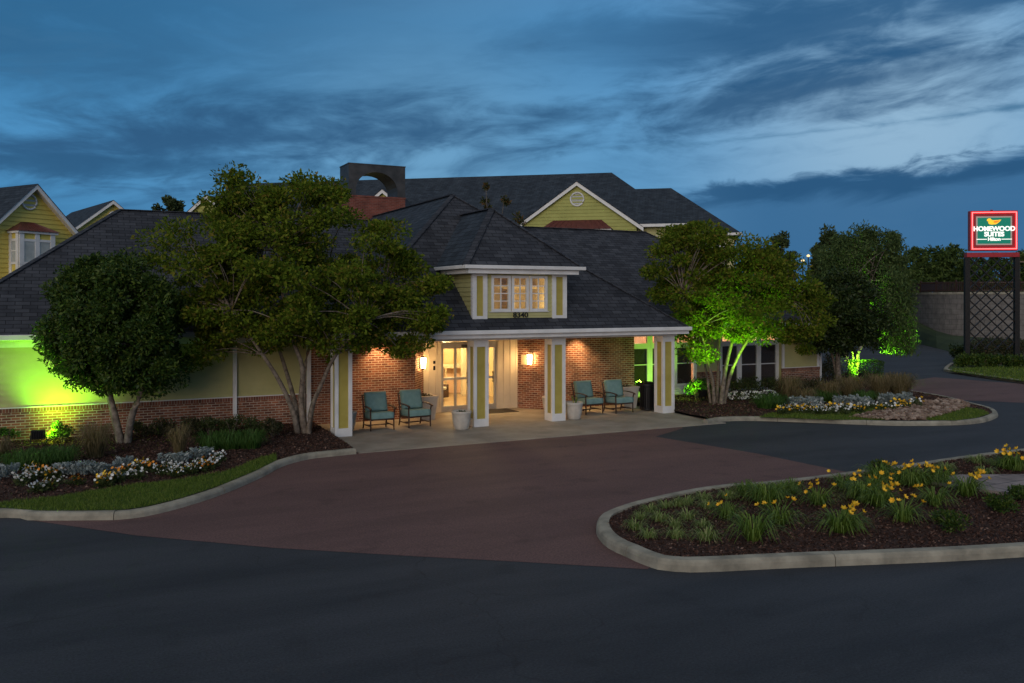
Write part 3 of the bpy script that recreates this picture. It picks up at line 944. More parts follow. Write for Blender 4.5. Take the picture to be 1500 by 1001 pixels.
mb.tube([(4.05, EV + .05, 2.62), (4.05, EV + .12, 2.50), (4.05, WY - .16, 2.36), (4.05, WY - .085, 2.25)], .042, 8)
mb.box((4.0, WY - .13, .46), (4.10, WY - .045, 2.28))
mb.bar((4.05, WY - .09, .47), (4.08, WY - .28, .33), .09, .08)
part(mb, 'downspout', 'white_paint')
mb = MB(); mb.box((6.02, WY - .13, .1), (6.13, WY - .04, 2.45)); part(mb, 'downspout', 'white_paint')
# --- brick front of the porch, entry recess with angled sides
def wall_seg(mb, a, b, z0, z1, t=.2):
    a, b = Vector((*a, 0)), Vector((*b, 0)); d = (b - a).normalized(); n = Vector((-d.y, d.x, 0)) * t
    mb.prism([a + Vector((0, 0, z0)), b + Vector((0, 0, z0)), b + n + Vector((0, 0, z0)), a + n + Vector((0, 0, z0))], (0, 0, z1 - z0))
mb = MB()
wall_seg(mb, (6.14, WY), (9.3, WY), 0, 2.62); wall_seg(mb, (9.3, WY), (9.9, 25.6), 0, 2.615)
part(mb, 'brick_wall', 'brick_red'); mb = MB()
wall_seg(mb, (13.2, 25.6), (13.8, WY), 0, 2.615); wall_seg(mb, (13.8, WY), (17.26, WY), 0, 2.62)
wall_seg(mb, (17.26, WY + .004), (17.26, 25.66), 0, 2.61)
part(mb, 'brick_wall', 'brick_red')
EY = 25.6
mb = MB()
mb.box((9.88, EY, .018), (10.50, EY + .12, 2.6)); mb.box((12.44, EY, .018), (13.24, EY + .12, 2.6)); mb.box((10.5, EY + .002, 2.24), (12.44, EY + .12, 2.6))
for x in (9.93, 10.08, 10.32, 10.47, 12.5, 12.72, 12.95, 13.17):
    mb.box((x - .025, EY - .022, .02), (x + .025, EY - .002, 2.5))
for x0, x1 in ((9.93, 10.47), (12.5, 13.17)):
    mb.box((x0, EY - .019, .02), (x1, EY - .003, .17)); mb.box((x0, EY - .019, 2.32), (x1, EY - .003, 2.5))
part(mb, 'entry_panelling', 'cream_paint')
mb = MB(); mb.box((10.22, EY - .03, 1.56), (10.29, EY - .004, 1.65)); part(mb, 'card_reader', 'black_iron')
mb = MB(); mb.box((10.225, EY - .035, 1.36), (10.285, EY - .004, 1.49)); part(mb, 'call_box', 'black_iron')
# sliding glass doors
dr = MB()
X0, X1 = 10.5, 12.44
for x in (X0 + .045, 11.0, 11.44, 11.5, 11.97, X1 - .045):
    dr.box((x - .035, EY + .02, .02), (x + .035, EY + .09, 2.2))
dr.box((X0, EY + .015, 2.02), (X1, EY + .095, 2.23)); dr.box((X0, EY + .018, .02), (X1, EY + .092, .2)); dr.box((X0, EY + .024, 1.02), (X1, EY + .086, 1.10))
door = part(dr, 'entry_door', 'door_frame')
mb = MB(); mb.box((X0 + .05, EY + .05, .2), (X1 - .05, EY + .056, 2.02)); part(mb, 'door_glass', 'glass_clear', door)
mb = MB(); mb.box((11.2, EY - .035, 2.04), (11.75, EY + .012, 2.14)); part(mb, 'door_sensor', 'bronze_metal', door)
for hx in (11.40, 12.30):
    mb = MB(); mb.bar((hx, EY - .02, .9), (hx, EY - .02, 1.25), .025); mb.bar((hx, EY - .02, .93), (hx, EY + .03, .93), .02); mb.bar((hx, EY - .02, 1.22), (hx, EY + .03, 1.22), .02); part(mb, 'handle', 'black_iron', door)
# lobby seen through the doors
mb = MB()
mb.face([(9.3, 25.9, .01), (13.9, 25.9, .01), (13.9, 31, .01), (9.3, 31, .01)], 'interior_floor')
mb.face([(9.3, 31, .01), (13.9, 31, .01), (13.9, 31, 2.6), (9.3, 31, 2.6)], 'interior_wall')
mb.face([(9.3, 25.85, .01), (9.3, 31, .01), (9.3, 31, 2.6), (9.3, 25.85, 2.6)], 'interior_wall')
mb.face([(13.9, 31, .01), (13.9, 25.85, .01), (13.9, 25.85, 2.6), (13.9, 31, 2.6)], 'interior_wall')
mb.face([(9.3, 25.85, 2.6), (9.3, 31, 2.6), (13.9, 31, 2.6), (13.9, 25.85, 2.6)], 'interior_wall')
for x in (11.1, 12.0, 13.0):
    mb.box((x, 29.6, .02), (x + .16, 29.8, 2.58), 'cream_paint')
mb.box((10.7, 30.2, 1.0), (13.7, 30.9, 1.12), 'cream_paint'); mb.box((10.7, 30.6, .02), (13.7, 30.95, 1.0), 'interior_peach')
part(mb, 'lobby_interior', 'interior_wall')
# --- right wing: window bays and siding block
RY = 25.66
mb = MB()
mb.box((17.3, RY, 2.5), (24.68, RY + .15, 2.62)); mb.box((20.67, RY + .004, .9), (21.75, RY + .146, 2.5)); mb.box((17.3, RY + .002, -.02), (20.67, RY + .14, .12))
lap(mb, (20.68, RY), (21.74, RY), .9, 2.49); lap(mb, (24.72, WYR), (26.6, WYR), .92, 2.6)
mb.box((24.70, WYR + .01, 0), (26.6, WYR + .2, 2.62))
part(mb, 'siding_wall', 'siding_cream')
mb = MB(); mb.box((24.68, WYR - .05, -.05), (26.65, WYR + .008, .80)); mb.box((20.66, RY - .05, -.05), (21.76, RY + .0, .80)); mb.box((21.75, RY - .03, -.05), (24.66, RY + .14, .12))
part(mb, 'brick_base', 'brick_red')
for q0, q1 in (((24.67, WYR - .062, .80), (26.66, WYR + .007, .905)), ((20.655, RY - .06, .80), (21.765, RY + .002, .895))):
    mb = MB(); mb.box(q0, q1); part(mb, 'brick_course', 'brick_soldier')
mb = MB(); mb.box((24.7, WYR - .045, .93), (24.8, WYR + .02, 2.6)); mb.box((26.53, WYR - .045, .93), (26.64, WYR + .05, 2.6)); mb.box((24.66, WYR - .07, .905), (26.66, WYR - .02, .93))
mb.box((24.8, WYR - .03, 2.42), (26.53, WYR - .004, 2.6)); part(mb, 'corner_trim', 'white_paint')
mb = MB(); mb.box((26.68, WYR - .06, .2), (26.76, WYR + .03, 2.6)); part(mb, 'downspout', 'white_paint')

def big_window(x0, x1, z0, z1, shade=True, gap=0.0):
    f = MB(); w = .085
    zt = 2.495
    f.box((x0, RY - .03, z0), (x0 + w, RY + .05, zt)); f.box((x1 - w, RY - .03, z0), (x1, RY + .05, zt))
    f.box((x0 + w, RY - .026, z0), (x1 - w, RY + .046, z0 + w)); f.box((x0 + w, RY - .034, z1 + .02), (x1 - w, RY + .052, z1 + .21)); f.box((x0 + w, RY - .026, zt - .06), (x1 - w, RY + .046, zt - .001))
    f.box((x0 + w, RY - .018, (z0 + z1) / 2 + .12), (x1 - w, RY + .03, (z0 + z1) / 2 + .155))
    fr = part(f, 'window', 'white_paint')
    g = MB(); g.box((x0 + w * .8, RY + .006, z0 + w * .8), (x1 - w * .8, RY + .012, 2.47)); part(g, 'pane', 'glass_window', fr)
    if shade:
        s = MB(); s.box((x0 + .01, RY + .056, z0 + .02), (x1 - (w + gap if gap else .01), RY + .064, z1 + .12)); part(s, 'window_shade', 'shade_cloth', fr)
ZT = 1.80
big_window(17.42, 18.52, .42, ZT); big_window(18.58, 19.62, .42, ZT); big_window(19.68, 20.62, .42, ZT, gap=.07)
big_window(21.78, 22.68, .12, ZT); big_window(22.72, 23.64, .12, ZT); big_window(23.68, 24.62, .12, ZT)
for x0, x1, z0 in ((17.28, 17.425, .0), (18.515, 18.585, .4), (19.615, 19.685, .4), (20.615, 20.675, .12), (21.745, 21.785, .1), (22.675, 22.725, .1), (23.635, 23.685, .1), (24.615, 24.69, .1)):
    mb = MB(); mb.box((x0, RY - .022, z0), (x1, RY + .09, 2.497)); part(mb, 'mullion', 'white_paint')
mb = MB(); mb.box((17.42, RY + .035, .12), (20.62, RY + .12, .44)); part(mb, 'apron_backing', 'white_paint')
mb = MB()
for k in range(3):
    mb.box((17.42, RY - .02 + .004 * k, .13 + .09 * k), (20.62, RY + .03, .21 + .09 * k))
part(mb, 'apron_panel', 'white_paint')
mb = MB()
mb.face([(17.45, 25.9, .02), (24.6, 25.9, .02), (24.6, 30.5, .02), (17.45, 30.5, .02)], 'interior_floor')
mb.face([(17.45, 30.5, .02), (24.6, 30.5, .02), (24.6, 30.5, 2.6), (17.45, 30.5, 2.6)], None)
mb.face([(17.45, 25.75, .02), (17.45, 30.5, .02), (17.45, 30.5, 2.6), (17.45, 25.75, 2.6)], None)
mb.face([(24.6, 30.5, .02), (24.6, 25.75, .02), (24.6, 25.75, 2.6), (24.6, 30.5, 2.6)], None)
mb.face([(17.45, 25.75, 2.6), (17.45, 30.5, 2.6), (24.6, 30.5, 2.6), (24.6, 25.75, 2.6)], None)
for x in (19.5, 22.6):
    mb.box((x, 28.2, 2.36), (x + .9, 28.6, 2.5), 'cream_paint')
part(mb, 'breakfast_room_interior', 'interior_peach')
# --- wing roof
K = .648
RX0, RX1, RYY, RZ = 1.43, 21.4, 29.9, 6.38
c00, c10, c11, c01 = (-3.3, EV, GZ), (27.0, EV, GZ), (27.0, 35.5, GZ), (-3.3, 35.5, GZ)
r0, r1 = (RX0, RYY, RZ), (RX1, RYY, RZ)
mb = MB()
mb.face([c00, c10, r1, r0]); mb.face([c10, c11, r1]); mb.face([c11, c01, r0, r1]); mb.face([c01, c00, r0])
for a, b in ((c00, r0), (c10, r1), (r0, r1)):
    mb.bar(Vector(a) + Vector((0, 0, .012)), Vector(b) + Vector((0, 0, .008)), .17, .026)
part(mb, 'roof', 'shingle')
for x0, x1 in ((-3.3, 6.02), (17.25, 27.0)):
    mb = MB()
    mb.box((x0, EV - .11, 2.60), (x1, EV - .002, GZ + .01))
    mb.box((x0, EV + .0, 2.585), (x1, EV + .03, 2.70))
    part(mb, 'gutter', 'white_paint', bevel=.012)
mb = MB(); mb.box((-3.28, EV + .03, 2.605), (6.02, WY + .1, 2.62)); mb.box((-3.28, WY + .1, 2.606), (-2.9, 35.4, 2.619)); part(mb, 'soffit', 'soffit_paint')
mb = MB(); mb.box((17.3, EV + .03, 2.605), (27, WYR + .3, 2.62)); mb.box((26.62, WYR + .3, 2.606), (27, 35.4, 2.619)); part(mb, 'soffit', 'soffit_paint')
# --- porch roof with a hole under the dormer
PX0, PX1, AX, AY, AZ = 6.05, 17.22, 11.65, 27.36, 7.12
PK = (AZ - GZ) / (AY - PEV)
pz = lambda y: GZ + PK * (y - PEV)
def pf(x, y):
    return (x, y, pz(y))
hl = lambda x: PEV + (x - PX0) * (AY - PEV) / (AX - PX0)
hr = lambda x: PEV + (PX1 - x) * (AY - PEV) / (PX1 - AX)
H0, H1 = 10.1, 12.98
mb = MB()
mb.face([pf(PX0, PEV), pf(H0, PEV), pf(H0, hl(H0))]); mb.face([pf(H0, PEV), pf(H1, PEV), pf(H1, 22.24), pf(H0, 22.24)])
mb.face([pf(H0, 24.45), pf(H1, 24.45), pf(H1, hr(H1)), pf(AX, AY), pf(H0, hl(H0))]); mb.face([pf(H1, PEV), pf(PX1, PEV), pf(H1, hr(H1))])
RB = 36.0
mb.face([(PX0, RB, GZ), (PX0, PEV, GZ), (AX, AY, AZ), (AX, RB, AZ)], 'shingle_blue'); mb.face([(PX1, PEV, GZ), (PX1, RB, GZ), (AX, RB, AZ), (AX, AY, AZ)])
mb.face([(PX1, RB, GZ), (PX0, RB, GZ), (AX, RB, AZ)])
for a, b in (((PX0, PEV, GZ), (AX, AY, AZ)), ((PX1, PEV, GZ), (AX, AY, AZ)), ((AX, AY, AZ), (AX, RB, AZ))):
    mb.bar(Vector(a) + Vector((0, 0, .012)), Vector(b) + Vector((0, 0, .008)), .17, .026)
part(mb, 'porch_roof', 'shingle')
mb = MB()
mb.box((PX0 - .06, PEV - .10, 2.625), (PX1 + .06, PEV + .015, GZ + .015)); mb.box((PX0 - .06, PEV + .015, 2.625), (PX0 + .05, EV + .2, GZ + .013)); mb.box((PX1 - .05, PEV + .015, 2.625), (PX1 + .06, EV + .2, GZ + .013))
part(mb, 'porch_gutter', 'white_paint', bevel=.014)
mb = MB()
mb.box((PX0 - .02, PEV + .02, 2.515), (PX1 + .02, PEV + .05, 2.66)); mb.box((PX0 - .02, PEV + .05, 2.515), (PX0 + .01, 24.7, 2.66)); mb.box((PX1 - .01, PEV + .05, 2.515), (PX1 + .02, 24.7, 2.66))
part(mb, 'fascia', 'white_paint')
mb = MB()
mb.box((6.10, 22.16, 2.44), (17.08, 22.7, 2.55)); mb.box((6.10, 22.7, 2.44), (6.6, 24.74, 2.548)); mb.box((16.58, 22.7, 2.44), (17.08, 24.74, 2.548))
part(mb, 'porch_beam', 'white_paint')
mb = MB(); mb.box((6.06, PEV + .05, 2.56), (17.2, 22.15, 2.575)); mb.box((6.61, 22.71, 2.5), (16.57, 25.6, 2.52)); part(mb, 'porch_ceiling', 'soffit_paint')
# columns
for cx in (6.15, 10.09, 12.59, 16.56):
    y0, w, s = 22.2, .455, .075
    mb = MB()
    for ax, ay in ((0, 0), (w - s, 0), (0, w - s), (w - s, w - s)):
        mb.box((cx + ax, y0 + ay, .02), (cx + ax + s, y0 + ay + s, 2.44))
    e = .004
    for z0, z1 in ((.02, .21), (2.28, 2.44)):
        mb.box((cx + s, y0 + e, z0), (cx + w - s, y0 + s - e, z1)); mb.box((cx + s, y0 + w - s + e, z0), (cx + w - s, y0 + w - e, z1))
        mb.box((cx + e, y0 + s, z0), (cx + s - e, y0 + w - s, z1)); mb.box((cx + w - s + e, y0 + s, z0), (cx + w - e, y0 + w - s, z1))
    col = part(mb, 'column', 'white_paint')
    mb = MB(); mb.box((cx + .045, y0 + .045, .05), (cx + w - .045, y0 + w - .045, 2.42)); part(mb, 'panel', 'panel_olive', col)
    mb = MB()
    for z0, z1 in ((.21, .235), (2.255, 2.28)):
        mb.box((cx + s, y0 + .012, z0), (cx + w - s, y0 + .05, z1)); mb.box((cx + .012, y0 + s, z0), (cx + .05, y0 + w - s, z1))
    for xx in (cx + s, cx + w - s - .022):
        mb.box((xx, y0 + .012, .235), (xx + .022, y0 + .05, 2.255))
    for yy in (y0 + s, y0 + w - s - .022):
        mb.box((cx + .012, yy, .235), (cx + .05, yy + .022, 2.255))
    part(mb, 'moulding', 'white_paint', col)
# --- dormer
DX0, DX1, DY, DZ0, DZ1 = 10.02, 13.06, 22.2, 3.02, 4.30
ry = lambda z: PEV + (z - GZ) / PK
mb = MB()
lap(mb, (DX0 + .46, DY), (DX1 - .49, DY), DZ0, 3.24, .11); lap(mb, (DX0 + .46, DY), (10.62, DY), 3.24, DZ1, .12); lap(mb, (12.4, DY), (DX1 - .49, DY), 3.24, DZ1, .12)
mb.box((DX0 + .46, DY + .006, DZ0), (DX1 - .49, DY + .05, 3.25)); mb.box((DX0 + .46, DY + .006, 3.25), (10.64, DY + .05, DZ1)); mb.box((12.38, DY + .006, 3.25), (DX1 - .49, DY + .05, DZ1)); mb.box((10.64, DY + .008, 4.255), (12.38, DY + .05, DZ1))
lap(mb, (DX0 + .02, 25.2), (DX0 + .02, DY + .05), DZ0, DZ1, .13, clip=lambda z: (25.2 - ry(z), 25.2 - DY - .05))
lap(mb, (DX1 - .02, DY + .05), (DX1 - .02, 25.2), DZ0, DZ1, .13, clip=lambda z: (0, ry(z) - DY - .05))
dorm = part(mb, 'dormer', 'siding_cream')
for x0, x1 in ((DX0, DX0 + .46), (DX1 - .49, DX1)):
    mb = MB()
    mb.box((x0, DY - .05, DZ0), (x0 + .13, DY + .07, DZ1)); mb.box((x1 - .13, DY - .05, DZ0), (x1, DY + .07, DZ1))
    mb.box((x0 + .13, DY - .046, DZ0), (x1 - .13, DY + .066, DZ0 + .1)); mb.box((x0 + .13, DY - .046, DZ1 - .06), (x1 - .13, DY + .066, DZ1))
    mb.box((x0 + .13, DY - .02, DZ0 + .1), (x1 - .13, DY + .05, DZ1 - .06), 'panel_olive')
    part(mb, 'pilaster', 'white_paint', dorm)
mb = MB(); xs = (10.61, 11.235, 11.815, 12.41)
zb, zt = 3.245, 4.262
for i in range(3):
    a, b = xs[i] + (.0 if i == 0 else .018), xs[i + 1] - (.0 if i == 2 else .018)
    f = .075
    mb.box((a, DY - .05, zb), (a + f, DY + .03, zt)); mb.box((b - f, DY - .05, zb), (b, DY + .03, zt))
    mb.box((a + f, DY - .046, zb), (b - f, DY + .026, zb + f)); mb.box((a + f, DY - .046, zt - f), (b - f, DY + .026, zt))
    mb.box(((a + b) / 2 - .014, DY - .03, zb + f), ((a + b) / 2 + .014, DY + .01, zt - f))
    for k in (1, 2, 3):
        z = zb + f + (zt - zb - 2 * f) * k / 4
        mb.box((a + f, DY - .027, z - .013), (b - f, DY + .007, z + .013))
mb.box((10.56, DY - .06, zb - .022), (12.46, DY + .02, zb - .003))
part(mb, 'window', 'white_paint', dorm)
mb = MB(); mb.box((10.64, DY + .012, zb + .03), (12.38, DY + .018, zt - .03)); part(mb, 'pane', 'glass_window', dorm)
mb = MB()
mb.face([(10.16, 24.3, 3.06), (12.92, 24.3, 3.06), (12.92, 24.3, 4.29), (10.16, 24.3, 4.29)]); mb.face([(10.16, 22.27, 3.06), (12.92, 22.27, 3.06), (12.92, 24.3, 3.06), (10.16, 24.3, 3.06)])
mb.face([(10.16, 22.27, 4.29), (10.16, 24.3, 4.29), (12.92, 24.3, 4.29), (12.92, 22.27, 4.29)]); mb.face([(10.16, 22.27, 3.06), (10.16, 24.3, 3.06), (10.16, 24.3, 4.29), (10.16, 22.27, 4.29)]); mb.face([(12.92, 24.3, 3.06), (12.92, 22.27, 3.06), (12.92, 22.27, 4.29), (12.92, 24.3, 4.29)])
mb.box((11.2, 23.6, 3.07), (11.35, 23.8, 4.28)); mb.box((12.1, 23.9, 3.07), (12.25, 24.1, 4.28)); mb.box((10.2, 23.7, 3.9), (12.9, 23.78, 4.0))
part(mb, 'attic_interior', 'interior_wall', dorm)
# dormer hip roof with gutter
ax, ay, az, ez, ef = 11.55, 24.07, 6.35, 4.52, 21.85
ea, eb = 9.68, 13.42
mb = MB()
mb.face([(ea, ef, ez), (eb, ef, ez), (ax, ay, az)])
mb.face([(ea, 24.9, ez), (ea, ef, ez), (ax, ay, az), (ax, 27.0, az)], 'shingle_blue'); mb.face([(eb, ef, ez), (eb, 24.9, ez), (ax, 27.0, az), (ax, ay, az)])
for a in ((ea, ef, ez), (eb, ef, ez), (ax, 27.0, az)):
    mb.bar(Vector(a) + Vector((0, 0, .012)), Vector((ax, ay, az + .012)), .2, .03)
part(mb, 'dormer_roof', 'shingle', dorm)
mb = MB(); mb.box((ea - .06, ef - .1, 4.43), (eb + .06, ef + .01, ez + .012)); mb.box((ea - .06, ef + .01, 4.43), (ea + .05, 24.2, ez + .01)); mb.box((eb - .05, ef + .01, 4.43), (eb + .06, 24.2, ez + .01))
part(mb, 'dormer_gutter', 'white_paint', dorm, bevel=.014)
mb = MB(); mb.box((ea + .09, ef + .02, 4.305), (eb - .12, DY + .1, 4.425)); mb.box((ea + .09, DY + .1, 4.306), (ea + .4, 24.1, 4.424)); mb.box((eb - .4, DY + .1, 4.306), (eb - .12, 24.1, 4.424))
part(mb, 'dormer_fascia', 'white_paint', dorm)
def text(name, body, size, loc, m, parent, rot=(R(90), 0, 0), offset=0.0, ext=.008, align='CENTER', sx=1.0, shear=0.0):
    cu = bpy.data.curves.new(name, 'FONT'); cu.body = body; cu.size = size; cu.extrude = ext; cu.offset = offset
    cu.align_x = align; cu.align_y = 'CENTER'; cu.shear = shear
    tmp = bpy.data.objects.new(name, cu); COL.objects.link(tmp)
    bpy.context.view_layer.update()
    me = bpy.data.meshes.new_from_object(tmp.evaluated_get(bpy.context.evaluated_depsgraph_get()))
    bpy.data.objects.remove(tmp)
    me.materials.clear(); me.materials.append(M[m])
    ob = bpy.data.objects.new(name, me); COL.objects.link(ob)
    ob.parent = parent
    off = Vector((0, 0, 0)); o = parent
    while o is not None:
        off += o.location; o = o.parent
    ob.location = Vector(loc) - off; ob.rotation_euler = rot; ob.scale = (sx, 1, 1)
    return ob
text('house_number', '8340', .205, (11.53, DY - .045, 3.135), 'black_letter', dorm, offset=.003, sx=1.2)
# --- chimney with arched metal hood
CHY = 36.1
cl, cr = at_y(511, 286, CHY), at_y(593.6, 286, CHY)
ctop = at_y(511, 239.6, CHY).z; cb = at_y(511, 285.5, CHY).z; cd = 1.35
mb = MB(); mb.box((cl.x, CHY, 4.0), (cr.x, CHY + cd, cb - .06)); mb.box((cl.x - .03, CHY - .03, cb - .06), (cr.x + .03, CHY + cd + .03, cb))
chim = part(mb, 'chimney', 'brick_chimney')
W = cr.x - cl.x
arc = []
ia, ib, it = cl.x + W * .12, cr.x - W * .14, ctop - .29
for k in range(15):
    t = math.pi * k / 14
    arc.append(((ia + ib) / 2 - (ib - ia) / 2 * math.cos(t), CHY, cb + .25 + (it - cb - .25) * math.sin(t)))
outl = [(cl.x, CHY, cb + .003), (ia, CHY, cb + .003)] + arc + [(ib, CHY, cb + .003), (cr.x, CHY, cb + .003), (cr.x, CHY, ctop), (cl.x, CHY, ctop)]
mb = MB(); mb.prism(outl, (0, cd, 0)); mb.box((cl.x - .02, CHY - .02, ctop), (cr.x + .02, CHY + cd + .02, ctop + .04))
part(mb, 'arched_hood', 'bronze_metal', chim)
# --- wall lamps on the angled brick returns, plaque, ceiling downlights
def wall_lamp(P, ang):
    """ang: direction the wall faces"""
    n = Vector((math.cos(ang), math.sin(ang), 0)); t = Vector((-n.y, n.x, 0))
    c = Vector(P) + n * .13
    mb = MB()
    mb.bar(Vector(P) + n * .005, Vector(P) + n * .03, .14, .3)
    mb.bar(Vector(P) + n * .03, c, .03, .03)
    mb.lathe([(0, .20), (.085, .195), (.095, .165), (.02, .16)], c, 16); mb.lathe([(0, -.185), (.06, -.185), (.068, -.16), (0, -.155)], c, 16)
    for s in (-1, 1):
        mb.bar(c + t * s * .088 + Vector((0, 0, -.17)), c + t * s * .088 + Vector((0, 0, .17)), .012)
    lamp = part(mb, 'wall_lamp', 'black_iron')
    mb = MB(); mb.lathe([(0, -.155), (.062, -.155), (.078, .155), (0, .158)], c, 18); part(mb, 'lamp_shade', 'lamp_glow', lamp)
A1 = math.atan2(-.6, .85)
wall_lamp((9.60, 25.175, 1.63), A1)
wall_lamp((13.50, 25.175, 1.63), math.pi - A1)
mb = MB()
a = Vector((13.22, 25.5725, 1.45)); d = Vector((.6, -.85, 0)).normalized(); n = Vector((-.85, -.6, 0)).normalized()
mb.bar(a + d * .12 + n * .012 + Vector((0, 0, .15)), a + d * .46 + n * .012 + Vector((0, 0, .15)), .02, .31)
part(mb, 'plaque', 'plaque_tan')
def spot(name, loc, to, watts, col, ang, blend=.6, size=.06):
    l = bpy.data.lights.new(name, 'SPOT'); l.energy = watts; l.color = col; l.spot_size = R(ang); l.spot_blend = blend; l.shadow_soft_size = size
    o = bpy.data.objects.new(name, l); COL.objects.link(o); o.location = loc
    o.rotation_euler = (Vector(to) - Vector(loc)).to_track_quat('-Z', 'Y').to_euler()
    return o
def point(name, loc, watts, col, size=.1):
    l = bpy.data.lights.new(name, 'POINT'); l.energy = watts; l.color = col; l.shadow_soft_size = size
    o = bpy.data.objects.new(name, l); COL.objects.link(o); o.location = loc
    return o
WARM = (1.0, .60, .27)
for x, y in ((8.2, 24.38), (10.9, 24.6), (12.3, 24.6), (14.95, 24.38)):
    mb = MB(); mb.lathe([(.10, 2.499), (.085, 2.492), (.07, 2.497)], (x, y, 0), 20)
    dl = part(mb, 'downlight', 'white_paint')
    mb = MB(); mb.lathe([(0, 2.4985), (.07, 2.4985)], (x, y, 0), 20); part(mb, 'downlight_lens', 'downlight_glow', dl)
    spot('downlight_beam', (x, y, 2.46), (x, y + .22, 0), 150 if y < 24.5 else 60, WARM, 112, 1.0, .05)
point('lobby_light', (11.6, 28.2, 2.3), 430, (1, .74, .36), .25)
point('lobby_light', (12.6, 30.0, 2.3), 60, (1, .74, .36), .25)
point('breakfast_room_light', (19.2, 27.6, 2.15), 260, (1, .72, .46), .25)
point('breakfast_room_light', (22.9, 27.6, 2.15), 260, (1, .72, .46), .25)
point('attic_light', (12.5, 23.0, 3.5), 30.0, (1, .74, .38), .2)

# ------------------------------------------------------------------ lobby furniture seen through the doors
ch = empty('chandelier', (11.25, 28.0, 1.95), 0, 'glowing scrolled chandelier hanging behind the glass entry doors', 'chandelier')
mb = MB()
for k in range(6):
    a = k * math.pi / 3
    d = Vector((math.cos(a), math.sin(a), 0))
    mb.tube(smooth_path([(0, 0, .05), d * .15 + Vector((0, 0, -.08)), d * .32 + Vector((0, 0, -.02)), d * .36 + Vector((0, 0, .12))], 3), .018, 6)
mb.tube([(0, 0, 0), (0, 0, .62)], .015, 6); mb.build('frame', 'plaque_tan', ch)
for k in range(6):
    a = k * math.pi / 3
    mb = MB(); mb.lathe([(0, .0), (.05, .01), (.085, .10), (.07, .14)], (math.cos(a) * .36, math.sin(a) * .36, .10), 12)
    mb.build('lamp_shade', 'chandelier_glow', ch)
tv = empty('television', (11.55, 29.55, 1.16), 0, 'dark flat screen inside the lobby behind the entry doors', 'television')
mb = MB(); mb.box((-.42, 0, .06), (.42, .05, .62)); mb.build('screen', 'black_iron', tv, bevel=.01)
mb = MB(); mb.box((-.2, -.05, .0), (.2, .12, .02)); mb.box((-.04, .0, .02), (.04, .04, .1)); mb.build('stand', 'black_iron', tv)
tb = empty('console_table', (11.55, 29.6, .01), 0, 'pale wooden console table under the lobby television', 'table')
mb = MB(); mb.box((-.75, -.2, 1.08), (.75, .2, 1.14)); mb.box((-.7, -.18, .5), (.7, .18, .54)); mb.build('tabletop', 'plaque_tan', tb)
for x, y in ((-.7, -.16), (.7, -.16), (-.7, .16), (.7, .16)):
    mb = MB(); mb.bar((x, y, 0), (x, y, 1.08), .05); mb.build('leg', 'plaque_tan', tb)
ac = empty('armchair', (11.5, 28.6, .01), R(20), 'brown armchair with a white cushion inside the lobby', 'chair')
mb = MB(); mb.box((-.32, -.3, .12), (.32, .3, .38)); mb.box((-.36, .24, .12), (.36, .34, .85)); mb.box((-.38, -.3, .12), (-.3, .3, .58)); mb.box((.3, -.3, .12), (.38, .3, .58)); mb.build('seat', 'dark_wood', ac, bevel=.02)
mb = MB(); mb.box((-.28, -.3, .39), (.28, .22, .5)); mb.build('cushion', 'petal_white', ac, bevel=.03)

